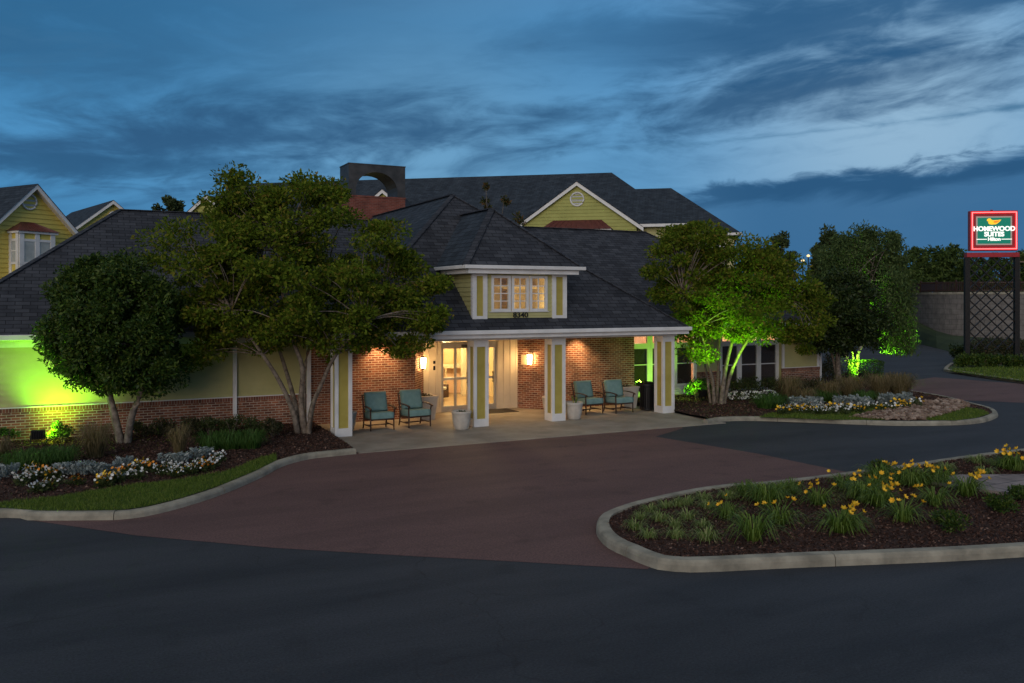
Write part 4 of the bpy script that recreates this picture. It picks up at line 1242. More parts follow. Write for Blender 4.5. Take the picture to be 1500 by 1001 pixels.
# ------------------------------------------------------------------ porch furniture
def patio_chair(label):
    t = empty('patio_chair', (0, 0, 0), 0, label, 'chair', 'cushioned patio chairs on the porch')
    hw = .33
    mb = MB()
    for s in (-1, 1):
        mb.bar((s * hw, -.29, .30), (s * hw, .27, .27), .035, .05); mb.bar((s * hw, -.22, .12), (s * hw, .28, .12), .022, .03)
    mb.bar((-hw, -.29, .30), (hw, -.29, .30), .035, .05); mb.bar((-hw, .27, .27), (hw, .27, .27), .035, .05)
    mb.bar((-hw, .03, .12), (hw, .03, .12), .022, .03)
    for k in range(5):
        mb.bar((-hw, -.24 + .12 * k, .285), (hw, -.24 + .12 * k, .285), .02, .012)
    mb.build('seat_frame', 'dark_wood', t)
    for s in (-1, 1):
        mb = MB(); mb.tube(smooth_path([(s * hw, -.30, 0), (s * hw, -.295, .3), (s * (hw + .01), -.30, .50), (s * (hw + .02), -.325, .60)], 3), [.017] + [.021] * 9, 8)
        mb.build('leg', 'dark_wood', t)
        mb = MB(); mb.tube(smooth_path([(s * hw, .36, 0), (s * hw, .28, .28), (s * hw, .34, .62), (s * hw, .44, .92)], 3), [.018] + [.021] * 9, 8)
        mb.build('leg', 'dark_wood', t)
        mb = MB()
        P = smooth_path([(s * (hw + .01), .345, .60), (s * (hw + .02), .12, .635), (s * (hw + .02), -.16, .625), (s * (hw + .02), -.34, .60), (s * (hw + .025), -.385, .575)], 3)
        for a, b in zip(P, P[1:]):
            mb.bar(a, b, .052, .024)
        mb.build('armrest', 'dark_wood', t)
    mb = MB(); mb.bar((-hw, .44, .90), (hw, .44, .90), .03, .045); mb.bar((-hw, .32, .52), (hw, .32, .52), .025, .04)
    for k in range(5):
        x = -hw + 2 * hw * (k + 1) / 6
        mb.bar((x, .32, .52), (x, .44, .90), .02, .02)
    mb.build('back_frame', 'dark_wood', t)
    def cushion(name, c, w, d, h, lean):
        bm = bmesh.new(); bmesh.ops.create_cube(bm, size=1); bmesh.ops.subdivide_edges(bm, edges=bm.edges[:], cuts=7, use_grid_fill=True)
        for v in bm.verts:
            x, y, z = v.co * 2
            puff = (1 - abs(x) ** 4) * (1 - abs(y) ** 4)
            e = max(abs(x), abs(y))
            v.co = Vector((x * w / 2 * (1 - .03 * abs(z)), y * d / 2 * (1 - .03 * abs(z)), z * h / 2 * (.86 + .14 * puff ** .5)))
        bmesh.ops.rotate(bm, verts=bm.verts, cent=(0, 0, 0), matrix=Matrix.Rotation(lean, 3, 'X'))
        bmesh.ops.translate(bm, verts=bm.verts, vec=c)
        for f in bm.faces: f.smooth = True
        me = bpy.data.meshes.new(name); bm.to_mesh(me); bm.free(); me.materials.append(M['teal_cushion'])
        o = bpy.data.objects.new(name, me); COL.objects.link(o); o.parent = t
    cushion('seat_cushion', (0, -.04, .39), .64, .64, .19, R(-3))
    cushion('back_cushion', (0, .26, .73), .62, .54, .17, R(74))
    return t
c1 = patio_chair('teal cushioned patio chair nearest the left end column of the porch')
c1.location = (7.62, 23.1, .018); c1.rotation_euler.z = R(1)
dup(c1, (8.72, 23.2, .018), R(5), 'teal cushioned patio chair beside the square planter left of the entry doors')
dup(c1, (14.55, 23.35, .018), R(6), 'teal cushioned patio chair half hidden behind a round white pot')
dup(c1, (15.55, 23.15, .018), R(3), 'teal cushioned patio chair next to the black litter bin')

def round_pot(name, loc, label, plant=None, s=1.0):
    t = empty(name, loc, 0, label, 'planter', 'round pale pots on the porch')
    mb = MB(); mb.lathe([(0, 0), (.17 * s, 0), (.20 * s, .04 * s), (.245 * s, .26 * s), (.262 * s, .44 * s), (.275 * s, .455 * s), (.275 * s, .51 * s), (.255 * s, .515 * s), (.24 * s, .46 * s)], (0, 0, 0), 36)
    mb.build('pot', 'pot_glaze', t)
    mb = MB(); mb.lathe([(0, .455 * s), (.242 * s, .45 * s)], (0, 0, 0), 24); mb.build('soil', 'soil', t)
    if plant == 'low':
        P, d = clump_points((0, 0, .46 * s), .17 * s, 130, .35, .2)
        np_mesh('foliage', leaf_quads(P, d + (0, 0, .5), .06, .5), 4, 'leaf_shrub', t)
    elif plant == 'stem':
        np_mesh('foliage', blades(9, .16, .2, .05, .3, .04, center=(0.03, 0, .45 * s)), 4, 'blade_pale', t)
    return t
round_pot('planter', (9.62, 22.0, .018), 'round pale pot with low dark plants left of the second column', 'low')
round_pot('planter', (13.42, 22.35, .018), 'round pale pot with one small leaning sprout right of the third column', 'stem')
round_pot('planter', (6.84, 23.45, .018), 'round pale pot mostly hidden behind the left end column', 'low', .95)
round_pot('planter', (13.62, 24.15, .018), 'round pale pot peeping out behind the third porch column', 'low', .95)
def square_planter(loc, label, rz=0):
    t = empty('square_planter', loc, rz, label, 'planter', 'square pale planters by the porch walls')
    mb = MB(); w, h = .30, .66
    mb.hexa([(-w * .78, -w * .78, 0), (w * .78, -w * .78, 0), (w * .78, w * .78, 0), (-w * .78, w * .78, 0), (-w, -w, h), (w, -w, h), (w, w, h), (-w, w, h)])
    mb.box((-w - .02, -w - .02, h), (w + .02, -w + .06, h + .05)); mb.box((-w - .02, w - .06, h), (w + .02, w + .02, h + .05)); mb.box((-w - .02, -w + .06, h + .001), (-w + .06, w - .06, h + .049)); mb.box((w - .06, -w + .06, h + .001), (w + .02, w - .06, h + .049))
    mb.build('box', 'pot_glaze', t)
    mb = MB(); mb.box((-w + .05, -w + .05, h - .02), (w - .05, w - .05, h + .02)); mb.build('soil', 'soil', t)
    P, d = clump_points((0, 0, h + .03), .25, 110, .3, .2)
    np_mesh('foliage', leaf_quads(P, d + (0, 0, .5), .06, .5), 4, 'leaf_shrub_dim', t)
square_planter((9.45, 24.35, .018), 'square pale planter behind the second patio chair from the left', R(0))
square_planter((16.42, 24.0, .018), 'square pale planter between the last patio chair and the litter bin', R(0))
bn = empty('litter_bin', (16.62, 23.1, .018), 0, 'black slatted litter bin beside the right end column', 'bin')
mb = MB()
for k in range(22):
    a = k * 2 * math.pi / 22
    d = Vector((math.cos(a), math.sin(a), 0)) * .235
    mb.bar(d + Vector((0, 0, .05)), d + Vector((0, 0, .80)), .045, .012, up=tuple(d.normalized()))
mb.lathe([(.25, .04), (.25, .09), (.22, .09)], n=28); mb.lathe([(.22, .76), (.25, .76), (.25, .81), (.22, .81)], n=28); mb.lathe([(0, .05), (.215, .05), (.215, .78)], n=24)
mb.build('body', 'black_iron', bn)
mb = MB(); mb.lathe([(.25, .80), (.255, .84), (.2, .90), (.13, .92), (.12, .89)], n=28); mb.build('lid', 'black_iron', bn)
mt = MB(); mt.box((-.85, -.45, 0), (.85, .45, .014)); dm = mt.build('doormat', 'doormat', bevel=.004)
dm.location = (11.9, 25.05, .019); tag(dm, 'dark brown doormat lying in front of the sliding glass doors', 'doormat')
ps = empty('marker_post', (17.12, 22.75, .02), 0, 'thin white post at the edge of the paving beside the right end column', 'post')
mb = MB(); mb.box((-.02, -.02, 0), (.02, .02, .62)); mb.build('post', 'white_paint', ps)
mb = MB(); mb.box((-.05, -.14, 0), (.22, .14, .025)); mb.build('foot', 'white_paint', ps)

# ------------------------------------------------------------------ apartment buildings behind
def local_dir(deg):            # frame whose x axis lies deg anticlockwise from the view's right
    return -YAW + R(deg)
def gable_face(mb, u0, u1, v, z0, zf, za, m=None, trim=None, expo=.22):
    """lapped gable wall facing -v from u0..u1, eaves at zf, apex za"""
    lap(mb, (u0, v), (u1, v), z0, za - .02, expo, out=.04, clip=lambda z: (0, u1 - u0) if z <= zf else ((u1 - u0) / 2 * (z - zf) / (za - zf), (u1 - u0) - (u1 - u0) / 2 * (z - zf) / (za - zf)), m=m)
def vent(parent, u, v, z, r):
    mb = MB()
    ring = [(u + r * math.cos(2 * math.pi * k / 28), v - .05, z + r * math.sin(2 * math.pi * k / 28)) for k in range(29)]
    mb.tube(ring, r * .14, 6)
    vt = mb.build('vent', 'white_paint', parent)
    mb = MB()
    for k in range(9):
        zz = z - r * .84 + r * 1.68 * k / 8; hw = math.sqrt(max(r * r - (zz - z) ** 2, 0)) * .98
        mb.hexa([(u - hw, v - .03, zz - .05), (u + hw, v - .03, zz - .05), (u + hw, v - .005, zz + .05), (u - hw, v - .005, zz + .05), (u - hw, v - .02, zz - .05), (u + hw, v - .02, zz - .05), (u + hw, v + .002, zz + .05), (u - hw, v + .002, zz + .05)])
    mb.build('louvre', 'vent_grey', vt)
def rakes(mb, u0, u1, v, zf, za, over=.45, w=.24, t=.06):
    c = (u0 + u1) / 2; k = (za - zf) / ((u1 - u0) / 2)
    for s, ue in ((-1, u0), (1, u1)):
        e = ue + s * over
        a = Vector((e, v, zf - k * over)); b = Vector((c, v, za + .03))
        n = Vector((0, 0, w))
        mb.prism([a - n, a, b, b - n * 1.0], (0, t, 0))
def bay(parent, u, v, w, d, zsill, z0, z1, zr, roofname='bay_roof', n=2):
    """box bay with windows and a maroon standing seam hip roof"""
    h = w / 2
    mb = MB()
    mb.box((u - h, v - d, z0), (u + h, v, z1))
    b = mb.build('bay', 'siding_yellow' if d > .7 else 'siding_olive', parent)
    mb = MB()
    for x in (u - h, u - .12 if n == 2 else u, u + h - .22):
        mb.box((x, v - d - .05, z0), (x + .22, v - d + .02, z1))
    mb.box((u - h - .05, v - d + .02, z0), (u - h + .0, v - d + .2, z1)); mb.box((u - h - .05, v - .2, z0), (u - h, v, z1)); mb.box((u + h, v - d + .02, z0), (u + h + .05, v - d + .2, z1))
    mb.box((u - h, v - d - .04, z1 - .40), (u + h, v - d + .01, z1 - .28)); mb.box((u - h, v - d - .06, zsill - .12), (u + h, v - d + .01, zsill))
    mb.box((u - h - .12, v - d - .12, z1 - .02), (u + h + .12, v, z1 + .09)); mb.box((u - h - .045, v - d + .2, zsill - .11), (u - h - .002, v - .2, zsill)); mb.box((u - h - .045, v - d + .2, z1 - .4), (u - h - .002, v - .2, z1 - .28))
    mb.box((u - h - .04, v - d + .2, (zsill + z1) / 2 - .2), (u - h - .002, v - .2, (zsill + z1) / 2 - .14))
    mb.build('trim', 'white_paint', b)
    mb = MB(); mb.box((u - h + .22, v - d - .015, zsill), (u - .12, v - d + .002, z1 - .4)); mb.box((u + .10, v - d - .015, zsill), (u + h - .22, v - d + .002, z1 - .4)); mb.box((u - h - .015, v - d + .2, zsill), (u - h + .002, v - .2, z1 - .4))
    p = mb.build('pane', 'curtain', b)
    mb = MB()
    o, ti = .2, .55
    A = [(u - h - o, v - d - o, z1 + .09), (u + h + o, v - d - o, z1 + .09), (u + h + o, v, z1 + .09), (u - h - o, v, z1 + .09)]
    T = [(u - h + ti, v - .02, zr), (u + h - ti, v - .02, zr)]
    mb.face([A[0], A[1], T[1], T[0]]); mb.face([A[1], A[2], T[1]]); mb.face([A[3], A[0], T[0]]); mb.face(A[::-1])
    for k in range(1, 12):
        f = k / 12
        mb.bar(Vector(A[0]).lerp(Vector(A[1]), f), Vector(T[0]).lerp(Vector(T[1]), f), .025, .04)
    mb.build(roofname, 'maroon_metal', b)

# big building behind the porch
ang = local_dir(-12)
o = at_d(896, 253, 62)
ab = empty('apartment_building', (o.x, o.y, 0), ang, 'long grey roofed apartment block with a yellow gable, rising behind the porch dormer', 'building')
zr, ze, run = o.z, 8.3, 6.4
mb = MB()
L0 = -29.5
xe = 5.2
e0 = (L0, -run, ze); e1 = (xe, -run, ze); rr0 = (L0, 0, zr); rr1 = (0, 0, zr)
mb.face([e0, e1, rr1, rr0]); mb.face([e1, (xe, run, ze), rr1]); mb.face([(xe, run, ze), (L0, run, ze), rr0, rr1])
q0, q1 = (.5, 8.5, zr - .15), (3.9, 8.5, zr - .15)
xs2 = 9.0
mb.face([(-3, 1.6, ze - .05), (xs2, 1.6, ze - .05), q1, q0]); mb.face([(xs2, 1.6, ze - .05), (xs2, 15.0, ze - .05), q1]); mb.face([(xs2, 15, ze - .05), (-3, 15, ze), q0, q1])
mb.build('roof', 'shingle_blue', ab)
mb = MB(); lap(mb, (L0, -run + .5), (xe - .5, -run + .5), .0, ze - .1, .18); lap(mb, (xe - .5, -run + .5), (xe - .5, run), 0, ze - .1, .18); lap(mb, (xe - .5, 2.0), (xs2 - .5, 2.0), 0, ze - .15, .18)
mb.box((L0, -run + .52, 0), (xe - .52, run, ze - .12)); mb.box((xe - .5, 2.02, 0), (xs2 - .5, 14.5, ze - .16))
mb.build('wall', 'siding_cream', ab)
mb = MB(); mb.box((L0, -run - .1, ze - .16), (xe + .05, -run + .02, ze + .02)); mb.box((xe, -run + .02, ze - .159), (xe + .1, run, ze + .019)); mb.box((xe + .1, 1.45, ze - .20), (xs2 + .05, 1.58, ze - .03))
mb.build('gutter', 'white_paint', ab)
for u, v in ((2.6, -run + .5), (7.0, 2.0)):
    mb = MB(); mb.box((u - .9, v - .05, 5.6), (u + .9, v - .01, 7.6)); mb.build('window', 'white_paint', ab)
def local_of(px, py, D, ob_loc, a):
    p = at_d(px, py, D) - Vector(ob_loc); c, q = math.cos(-a), math.sin(-a)
    return Vector((p.x * c - p.y * q, p.x * q + p.y * c, at_d(px, py, D).z))
for (px, py, hw, first) in ((845.5, 268, 3.75, True), (562, 279, 2.6, False), (305, 287, 3.75, False)):
    D = 54.5
    g_ = local_of(px, py, D, ab.location, ang)
    # slide along the ray until it lies on the gable plane
    vg = -run - .35
    for _ in range(12):
        g_ = local_of(px, py, D, ab.location, ang); D += (vg - g_.y) * .9
    u, za = g_.x, g_.z
    pit = .70 if first else .8
    zf = za - hw * pit
    mb = MB(); gable_face(mb, u - hw, u + hw, vg, 4.0, zf, za)
    mb.box((u - hw, vg + .02, 4.0), (u + hw, vg + 1.0, zf))
    gw = mb.build('gable', 'siding_olive', ab)
    mb = MB(); rakes(mb, u - hw, u + hw, vg - .3, zf, za); mb.build('gable_trim', 'white_paint', gw)
    mb = MB()
    for s in (-1, 1):
        e = u + s * (hw + .5); k = pit
        back = 9.5
        mb.face([(e, vg - .36, zf - .5 * k + .04), (u, vg - .36, za + .05), (u, vg + back, za + .05), (e, vg + back, zf - .5 * k + .04)])
    mb.build('gable_roof', 'shingle_blue', gw)
    if first:
        vent(gw, u, vg, za - 1.05, .42)
        bay(ab, u, vg, 4.2, .6, zf - 2.9, 4.2, zf - .48, zf + .24)
# yellow gabled building at the far left
aL = local_dir(61)
ap = at_d(47, 272, 42)
lb = empty('apartment_building', (ap.x, ap.y, 0), aL, 'yellow gabled house with a maroon topped bay window at the left edge', 'building')
za = ap.z; hw, zf = 3.0, za - 3.0
mb = MB(); gable_face(mb, -hw, hw, 0, 0, zf, za - .05); mb.box((-hw, .02, 0), (hw, 14, zf))
mb.build('wall', 'siding_yellow', lb)
mb = MB(); rakes(mb, -hw, hw, -.42, zf, za, .35, .22)
mb.box((hw + .2, -.42, zf - .62), (hw + .42, 13.8, zf - .42)); mb.build('gable_trim', 'white_paint', lb)
mb = MB()
for s in (-1, 1):
    e = s * (hw + .42)
    mb.face([(e, -.46, zf - .40), (0, -.46, za + .06), (0, 14, za + .06), (e, 14, zf - .40)])
mb.build('roof', 'shingle_blue', lb)
mb = MB()
for s in (-1, 1):
    mb.face([(s * (hw + .3), -.36, zf - .46), (0, -.36, za - .14), (0, .02, za - .14), (s * (hw + .3), .02, zf - .46)])
mb.build('soffit', 'soffit_paint', lb)
def on_plane(px, py, loc, a, v):
    D = 40.0
    for _ in range(25):
        g_ = local_of(px, py, D, loc, a); D += (v - g_.y) * .45
    return g_
pv = on_plane(42, 296, lb.location, aL, 0); vent(lb, pv.x, 0, pv.z, .36)
pa = on_plane(28, 339, lb.location, aL, -.75); pb = on_plane(80, 342.5, lb.location, aL, -.75); pt = on_plane(40, 326, lb.location, aL, 0); ps_ = on_plane(40, 384, lb.location, aL, -.75)
bay(lb, (pa.x + pb.x) / 2, 0, abs(pb.x - pa.x), .75, ps_.z, ps_.z - 1.6, pa.z - .05, pt.z)
# second small gable further back
a2 = local_dir(40)
p2 = at_d(164, 295, 66)
sb = empty('apartment_building', (p2.x, p2.y, 0), a2, 'distant yellow gable with a round vent peeping over the left roof slope', 'building')
za = p2.z; hw = 3.2; zf = za - 2.6
mb = MB(); gable_face(mb, -hw, hw, 0, 0, zf, za - .05); mb.box((-hw, .02, 0), (hw, 12, zf)); mb.build('wall', 'siding_yellow', sb)
mb = MB(); rakes(mb, -hw, hw, -.4, zf, za, .4, .26); mb.box((-hw - .03, -.03, 0), (-hw + .16, .05, zf)); mb.build('gable_trim', 'white_paint', sb)
mb = MB()
for s in (-1, 1):
    e = s * (hw + .45)
    mb.face([(e, -.44, zf - .36), (0, -.44, za + .06), (0, 12, za + .06), (e, 12, zf - .36)])
mb.build('roof', 'shingle_blue', sb)
vent(sb, 0.15, 0, za - 1.25, .45)
a3 = local_dir(50); p3 = at_d(60, 318, 75)
mb = MB(); mb.face([(-3, -5, 5), (16, -5, 5), (16, 1, p3.z), (-3, 1, p3.z)]); mb.face([(16, -5, 5), (16, 7, 5), (16, 1, p3.z)])
db = empty('apartment_building', (p3.x, p3.y, 0), a3, 'dark roof between the two yellow gables at the left', 'building')
mb.build('roof', 'shingle_blue', db)
mb = MB(); mb.box((-3, -4.6, 0), (15.6, 6, 5)); mb.build('wall', 'siding_cream', db)

# ------------------------------------------------------------------ retaining wall, fence, sign
wl = [at_d(px, 438, d) for px, d in ((1285, 80), (1320, 76), (1345, 72.5), (1375, 69.5), (1415, 67.5), (1470, 66.2), (1600, 65.4), (1750, 66))]
wtop = at_d(1440, 427.5, 67).z
path = smooth_path([(p.x, p.y, 0) for p in wl], 4)
mb = MB()
for a, b in zip(path, path[1:]):
    d = (b - a).normalized(); n = Vector((-d.y, d.x, 0)) * .4
    mb.prism([a, b, b + n, a + n], (0, 0, wtop - .2))
rw = mb.build('retaining_wall', 'retaining_block')
tag(rw, 'tall curved grey block retaining wall behind the illuminated sign', 'wall')
mb = MB()
for a, b in zip(path, path[1:]):
    d = (b - a).normalized(); n = Vector((-d.y, d.x, 0))
    mb.prism([a - n * .06 + Vector((0, 0, wtop - .2)), b - n * .06 + Vector((0, 0, wtop - .2)), b + n * .5 + Vector((0, 0, wtop - .2)), a + n * .5 + Vector((0, 0, wtop - .2))], (0, 0, .18))
mb.build('coping', 'kerb_concrete', rw)
fo = path[0]
fn = empty('fence', (fo.x, fo.y, wtop), 0, 'dark brown picket fence along the top of the block retaining wall', 'fence')
mb = MB()
fh = .80
def fpt(p, z):
    return Vector((p.x - fo.x, p.y - fo.y + .2, z))
acc = 0
for a, b in zip(path, path[1:]):
    ln = (b - a).length; d = (b - a) / ln
    mb.bar(fpt(a, .1), fpt(b, .1), .05, .07); mb.bar(fpt(a, fh - .1), fpt(b, fh - .1), .05, .07)
    dens = .13
    k = 0
    while k * dens < ln:
        p = a + d * k * dens
        solid = acc + k * dens < 17.5
        mb.box(fpt(p, .02) + Vector((-.055 if solid else -.012, -.01, 0)), fpt(p, fh) + Vector((.055 if solid else .012, .01, 0)))
        k += 1
    acc += ln
mb.build('pickets', 'dark_wood', fn)
for a in path[::3]:
    mb = MB(); mb.box(fpt(a, -.02) + Vector((-.06, -.06, 0)), fpt(a, fh + .12) + Vector((.06, .06, 0))); mb.build('post', 'dark_wood', fn)

SD = 46.0
s0 = at_d(1452.5, 438, SD)
sa = local_dir(-7)
sg = empty('pylon_sign', (s0.x, s0.y, 0), sa, 'illuminated green and red roadside sign on two dark posts with lattice', 'sign')
px2m = SD / FPX
zz = lambda py: CAM_H + (HY - py) * px2m
hw = 33.0 * px2m
zt, zb = zz(309.5), zz(368)
for s in (-1, 1):
    mb = MB(); mb.box((s * hw * 1.04 - .12, -.12, 0), (s * hw * 1.04 + .12, .12, zz(377) - .01)); mb.build('post', 'black_iron', sg)
mb = MB(); mb.box((-hw * 1.1, -.2, zz(377)), (hw * 1.1, .2, zz(370.5))); mb.build('beam', 'sign_red', sg)
mb = MB()
zl0, zl1 = zz(512), zz(378)
wL = hw * 2 * .97; step = .56
def clipline(c, sgn):
    pts = []
    for x in (-wL / 2, wL / 2):
        z = sgn * x + c
        if zl0 <= z <= zl1: pts.append((x, z))
    for z in (zl0, zl1):
        x = (z - c) / sgn
        if -wL / 2 < x < wL / 2: pts.append((x, z))
    return pts[:2] if len(pts) >= 2 else None
c = zl0 - 3
while c < zl1 + 3:
    for sgn in (1, -1):
        q = clipline(c, sgn)
        if q: mb.bar((q[0][0], .02 * sgn, q[0][1]), (q[1][0], .02 * sgn, q[1][1]), .085, .05)
    c += step
mb.build('lattice', 'black_iron', sg)
mb = MB(); mb.box((-hw, -.28, zb), (hw, .02, zt)); sbx = mb.build('cabinet', 'sign_red', sg, bevel=.02)
yf = -.285
def rectring(mb, x0, x1, z0, z1, y, t, depth):
    mb.box((x0, y, z0), (x0 + t, y - depth, z1)); mb.box((x1 - t, y, z0), (x1, y - depth, z1)); mb.box((x0 + t, y, z0), (x1 - t, y - depth, z0 + t)); mb.box((x0 + t, y, z1 - t), (x1 - t, y - depth, z1))
mb = MB(); rectring(mb, -hw + .055, hw - .055, zb + .055, zt - .055, yf, .085, .05); mb.build('neon_tube', 'neon_red', sbx)
mb = MB(); rectring(mb, -hw + .08, hw - .08, zb + .08, zt - .08, yf - .052, .034, .03); mb.build('neon_core', 'neon_core', sbx)
ix, iz0, iz1 = hw - .30, zb + .30, zt - .30
mb = MB(); mb.box((-ix, yf - .02, iz0), (ix, yf, iz1)); mb.build('border_panel', 'sign_edge', sbx)
mb = MB(); mb.box((-ix + .07, yf - .03, iz0 + .07), (ix - .07, yf - .021, iz1 - .07)); mb.build('face_panel', 'sign_green', sbx)
def stext(name, body, size, x, z, off, sx, m='sign_white'):
    ob = text(name, body, size, (0, 0, 0), m, sbx, offset=off, ext=.01, sx=sx)
    ob.location = (x, yf - .045, z)
    return ob
zc = lambda f: iz1 - (iz1 - iz0) * f
stext('lettering', 'HOMEWOOD', .33, 0, zc(.44), .012, 1.0)
stext('lettering', 'SUITES', .33, 0, zc(.63), .012, 1.0)
stext('lettering', 'Hilton', .25, 0, zc(.80), .008, 1.0)
for s in (-1, 1):
    mb = MB(); mb.box((s * .36, yf - .05, zc(.80) - .018), (s * (ix - .02), yf - .032, zc(.80) + .018)); mb.build('rule_line', 'sign_white', sbx)
duck = [(-.34, .06), (-.33, .14), (-.26, .19), (-.17, .185), (-.12, .13), (-.08, .09), (.05, .095), (.2, .10), (.36, .12), (.30, .03), (.2, -.06), (.1, -.12), (-.1, -.135), (-.22, -.11), (-.28, -.04), (-.25, .02)]
mb = MB(); mb.prism([(x - .02, yf - .034, zc(.20) + z) for x, z in duck], (0, -.015, 0)); mb.build('duck_emblem', 'duck_yellow', sbx)
wing = [(-.02, .05), (.12, .065), (.27, .085), (.2, .0), (.08, -.05), (-.04, -.04)]
mb = MB(); mb.prism([(x, yf - .051, zc(.20) + z) for x, z in wing], (0, -.006, 0)); mb.build('duck_wing', 'duck_orange', sbx)
mb = MB(); mb.tube([(0, .0, zt), (0, .0, zt + .07)], .06, 8); mb.build('lifting_eye', 'sign_red', sbx)
up = at_d(1492, 438, 80)
pole = empty('utility_pole', (up.x, up.y, 0), 0, 'pale wooden utility pole beyond the fence right of the sign', 'pole')
mb = MB(); mb.tube([(0, 0, 0), (0, 0, 7.4)], [.16, .12], 10); mb.build('pole', 'utility_wood', pole)
mb = MB(); mb.bar((-.8, 0, 7.0), (.8, 0, 7.0), .1, .12); mb.build('crossarm', 'utility_wood', pole)
for i, (px, py, d, lb_) in enumerate(((1184, 375, 95, 'tiny yellow street lamp above the trees left of the weeping tree'), (1176, 382, 92, 'second tiny yellow street lamp just below the first one'))):
    p = at_d(px, py, d)
    t = empty('street_lamp', (p.x, p.y, 0), 0, lb_, 'street lamp')
    mb = MB(); mb.tube([(0, 0, 0), (0, 0, p.z)], [.09, .06], 8); mb.build('pole', 'black_iron', t)
    mb = MB(); mb.lathe([(0, -.14), (.16, -.08), (.18, .06), (0, .16)], (0, 0, p.z), 12); mb.build('lamp_head', 'far_lamp', t)

def W(px, py, D):
    return at_d(px, py, D)
# ------------------------------------------------------------------ green floodlights, plus added beams that have no fixture
def floodlight(loc, yaw, tilt, label, watts, ang=120, to=None, col=(.40, 1.0, .035), blend=1.0):
    t = empty('floodlight', loc, yaw, label, 'floodlight')
    mb = MB()
    mb.box((-.15, -.02, .16), (.15, .12, .38)); 
    for k in range(6):
        mb.box((-.13 + k * .05, -.06, .18), (-.12 + k * .05, -.02, .36))
    mb.build('housing', 'black_iron', t, bevel=.01)
    mb = MB(); mb.box((-.13, .121, .18), (.13, .127, .36)); mb.build('lens', 'flood_green', t)
    mb = MB(); mb.bar((-.17, .05, .26), (-.17, .05, .06), .02); mb.bar((.17, .05, .26), (.17, .05, .06), .02); mb.bar((-.17, .05, .06), (.17, .05, .06), .02); mb.bar((0, .05, .06), (0, .05, -.1), .03); mb.build('bracket', 'black_iron', t)
    if to is not None:
        d = Vector((-math.sin(yaw), math.cos(yaw), 0))
        spot('green_beam', Vector(loc) + d * .17 + Vector((0, 0, .28)), to, watts, col, ang, blend, .12)
    return t
floodlight((-.64, 23.60, .10), R(-6), 0, 'black floodlight washing the left wall green, left of the two stemmed tree', 600, 130, (.35, 24.42, 3.1), (.30, 1.0, .022))
spot('green_beam', (-.5, 23.7, .42), (.5, 24.75, .45), 210, (.55, 1.0, .03), 150, 1.0, .1)  # added beam with no fixture of its own, brightens the brick base
fl2 = gp(1031, 592)
floodlight((fl2.x, fl2.y, .10), R(15), 0, 'small black floodlight shining green into the shrub beside the right end column', 190, 150, (fl2.x - .45, fl2.y + .9, 1.05))
fl3 = gp(1262, 562)
floodlight((fl3.x, fl3.y, .10), R(30), 0, 'small black floodlight in front of the clipped hedge lighting lime green stems', 900, 120, tuple(W(1254, 500, 38)))
spot('green_beam', tuple(gp(1290, 557) + Vector((0, 0, .4))), tuple(W(1312, 450, 39.5)), 3800, (.34, 1.0, .035), 88, 1.0, .1)  # added beam without a fixture, lights the hanging foliage
extra_beam = gp(1040, 607)
spot('green_beam', (extra_beam.x, extra_beam.y, .35), tuple(W(1062, 415, 29)), 1250, (.36, 1.0, .035), 70, 1.0, .1)  # added beam, no lamp body, greens the myrtle crown from the front
spot('green_beam', tuple(gp(1084, 600) + Vector((0, 0, .3))), tuple(W(1088, 415, 29.6)), 750, (.36, 1.0, .035), 70, 1.0, .1)  # second added beam into the myrtle crown, also without a fixture

def make_tree(name, label, cat, base, stems, lobes, n_clumps, per, clump_r, leaf, m, bark, group=None, flat=.75, shell=.45, twigs=True, aspect=.5, droop=0.0, extra=None):
    """stems: list of world polylines with radii; lobes: (centre, rx, rz) ellipsoids that the crown fills"""
    t = empty(name, base, 0, label, cat, group)
    B = Vector(base)
    mb = MB(); tips = []
    for pts, r0, r1 in stems:
        p = smooth_path([Vector(q) - B for q in pts], 4)
        k = len(p)
        mb.tube(p, [r0 + (r1 - r0) * i / (k - 1) for i in range(k)], 8)
        tips.append((p[-1], r1))
        tips.append((p[int(k * .72)], r1 * 1.2))
    cs = []
    lobes = [(c, rx * 1.10, rz * 1.10) for c, rx, rz in lobes]
    wts = [rx * rx * rz for _, rx, rz in lobes]; tw = sum(wts)
    for (c, rx, rz), w in zip(lobes, wts):
        k = max(3, round(n_clumps * w / tw))
        d = unit(RNG.normal(size=(k, 3))); rr = shell + (1 - shell) * RNG.random(k) ** .5
        P = d * rr[:, None] * (rx, rx, rz) + np.array(Vector(c) - B)
        cs += [Vector(q) for q in P]
    if extra: cs += [Vector(e) - B for e in extra]
    V = []
    for c in cs:
        r = clump_r * random.uniform(.65, 1.25)
        P, d = clump_points(c, r, int(per * random.uniform(.6, 1.3)), flat, .15)
        D = d + RNG.normal(size=d.shape) * .6
        D[:, 2] -= droop
        V.append(leaf_quads(P, D, leaf, aspect))
        if twigs and tips:
            tp, tr = min(tips, key=lambda q: (q[0] - c).length + random.random() * .6)
            mid = tp.lerp(c, .5) + Vector((random.uniform(-.1, .1), random.uniform(-.1, .1), (c - tp).length * .08))
            rr0 = min(tr, .024)
            mb.tube(smooth_path([tp, mid, c], 3), [rr0 * .8, rr0 * .7, rr0 * .6, rr0 * .5, rr0 * .42, rr0 * .34, rr0 * .22], 5)
    np_mesh('crown', np.concatenate(V), 4, m, t)
    mb.build('trunk', bark, t)
    return t

def lobe(px, py, D, rpx, rpy):
    k = D / FPX
    return (W(px, py, D), rpx * k, rpy * k)

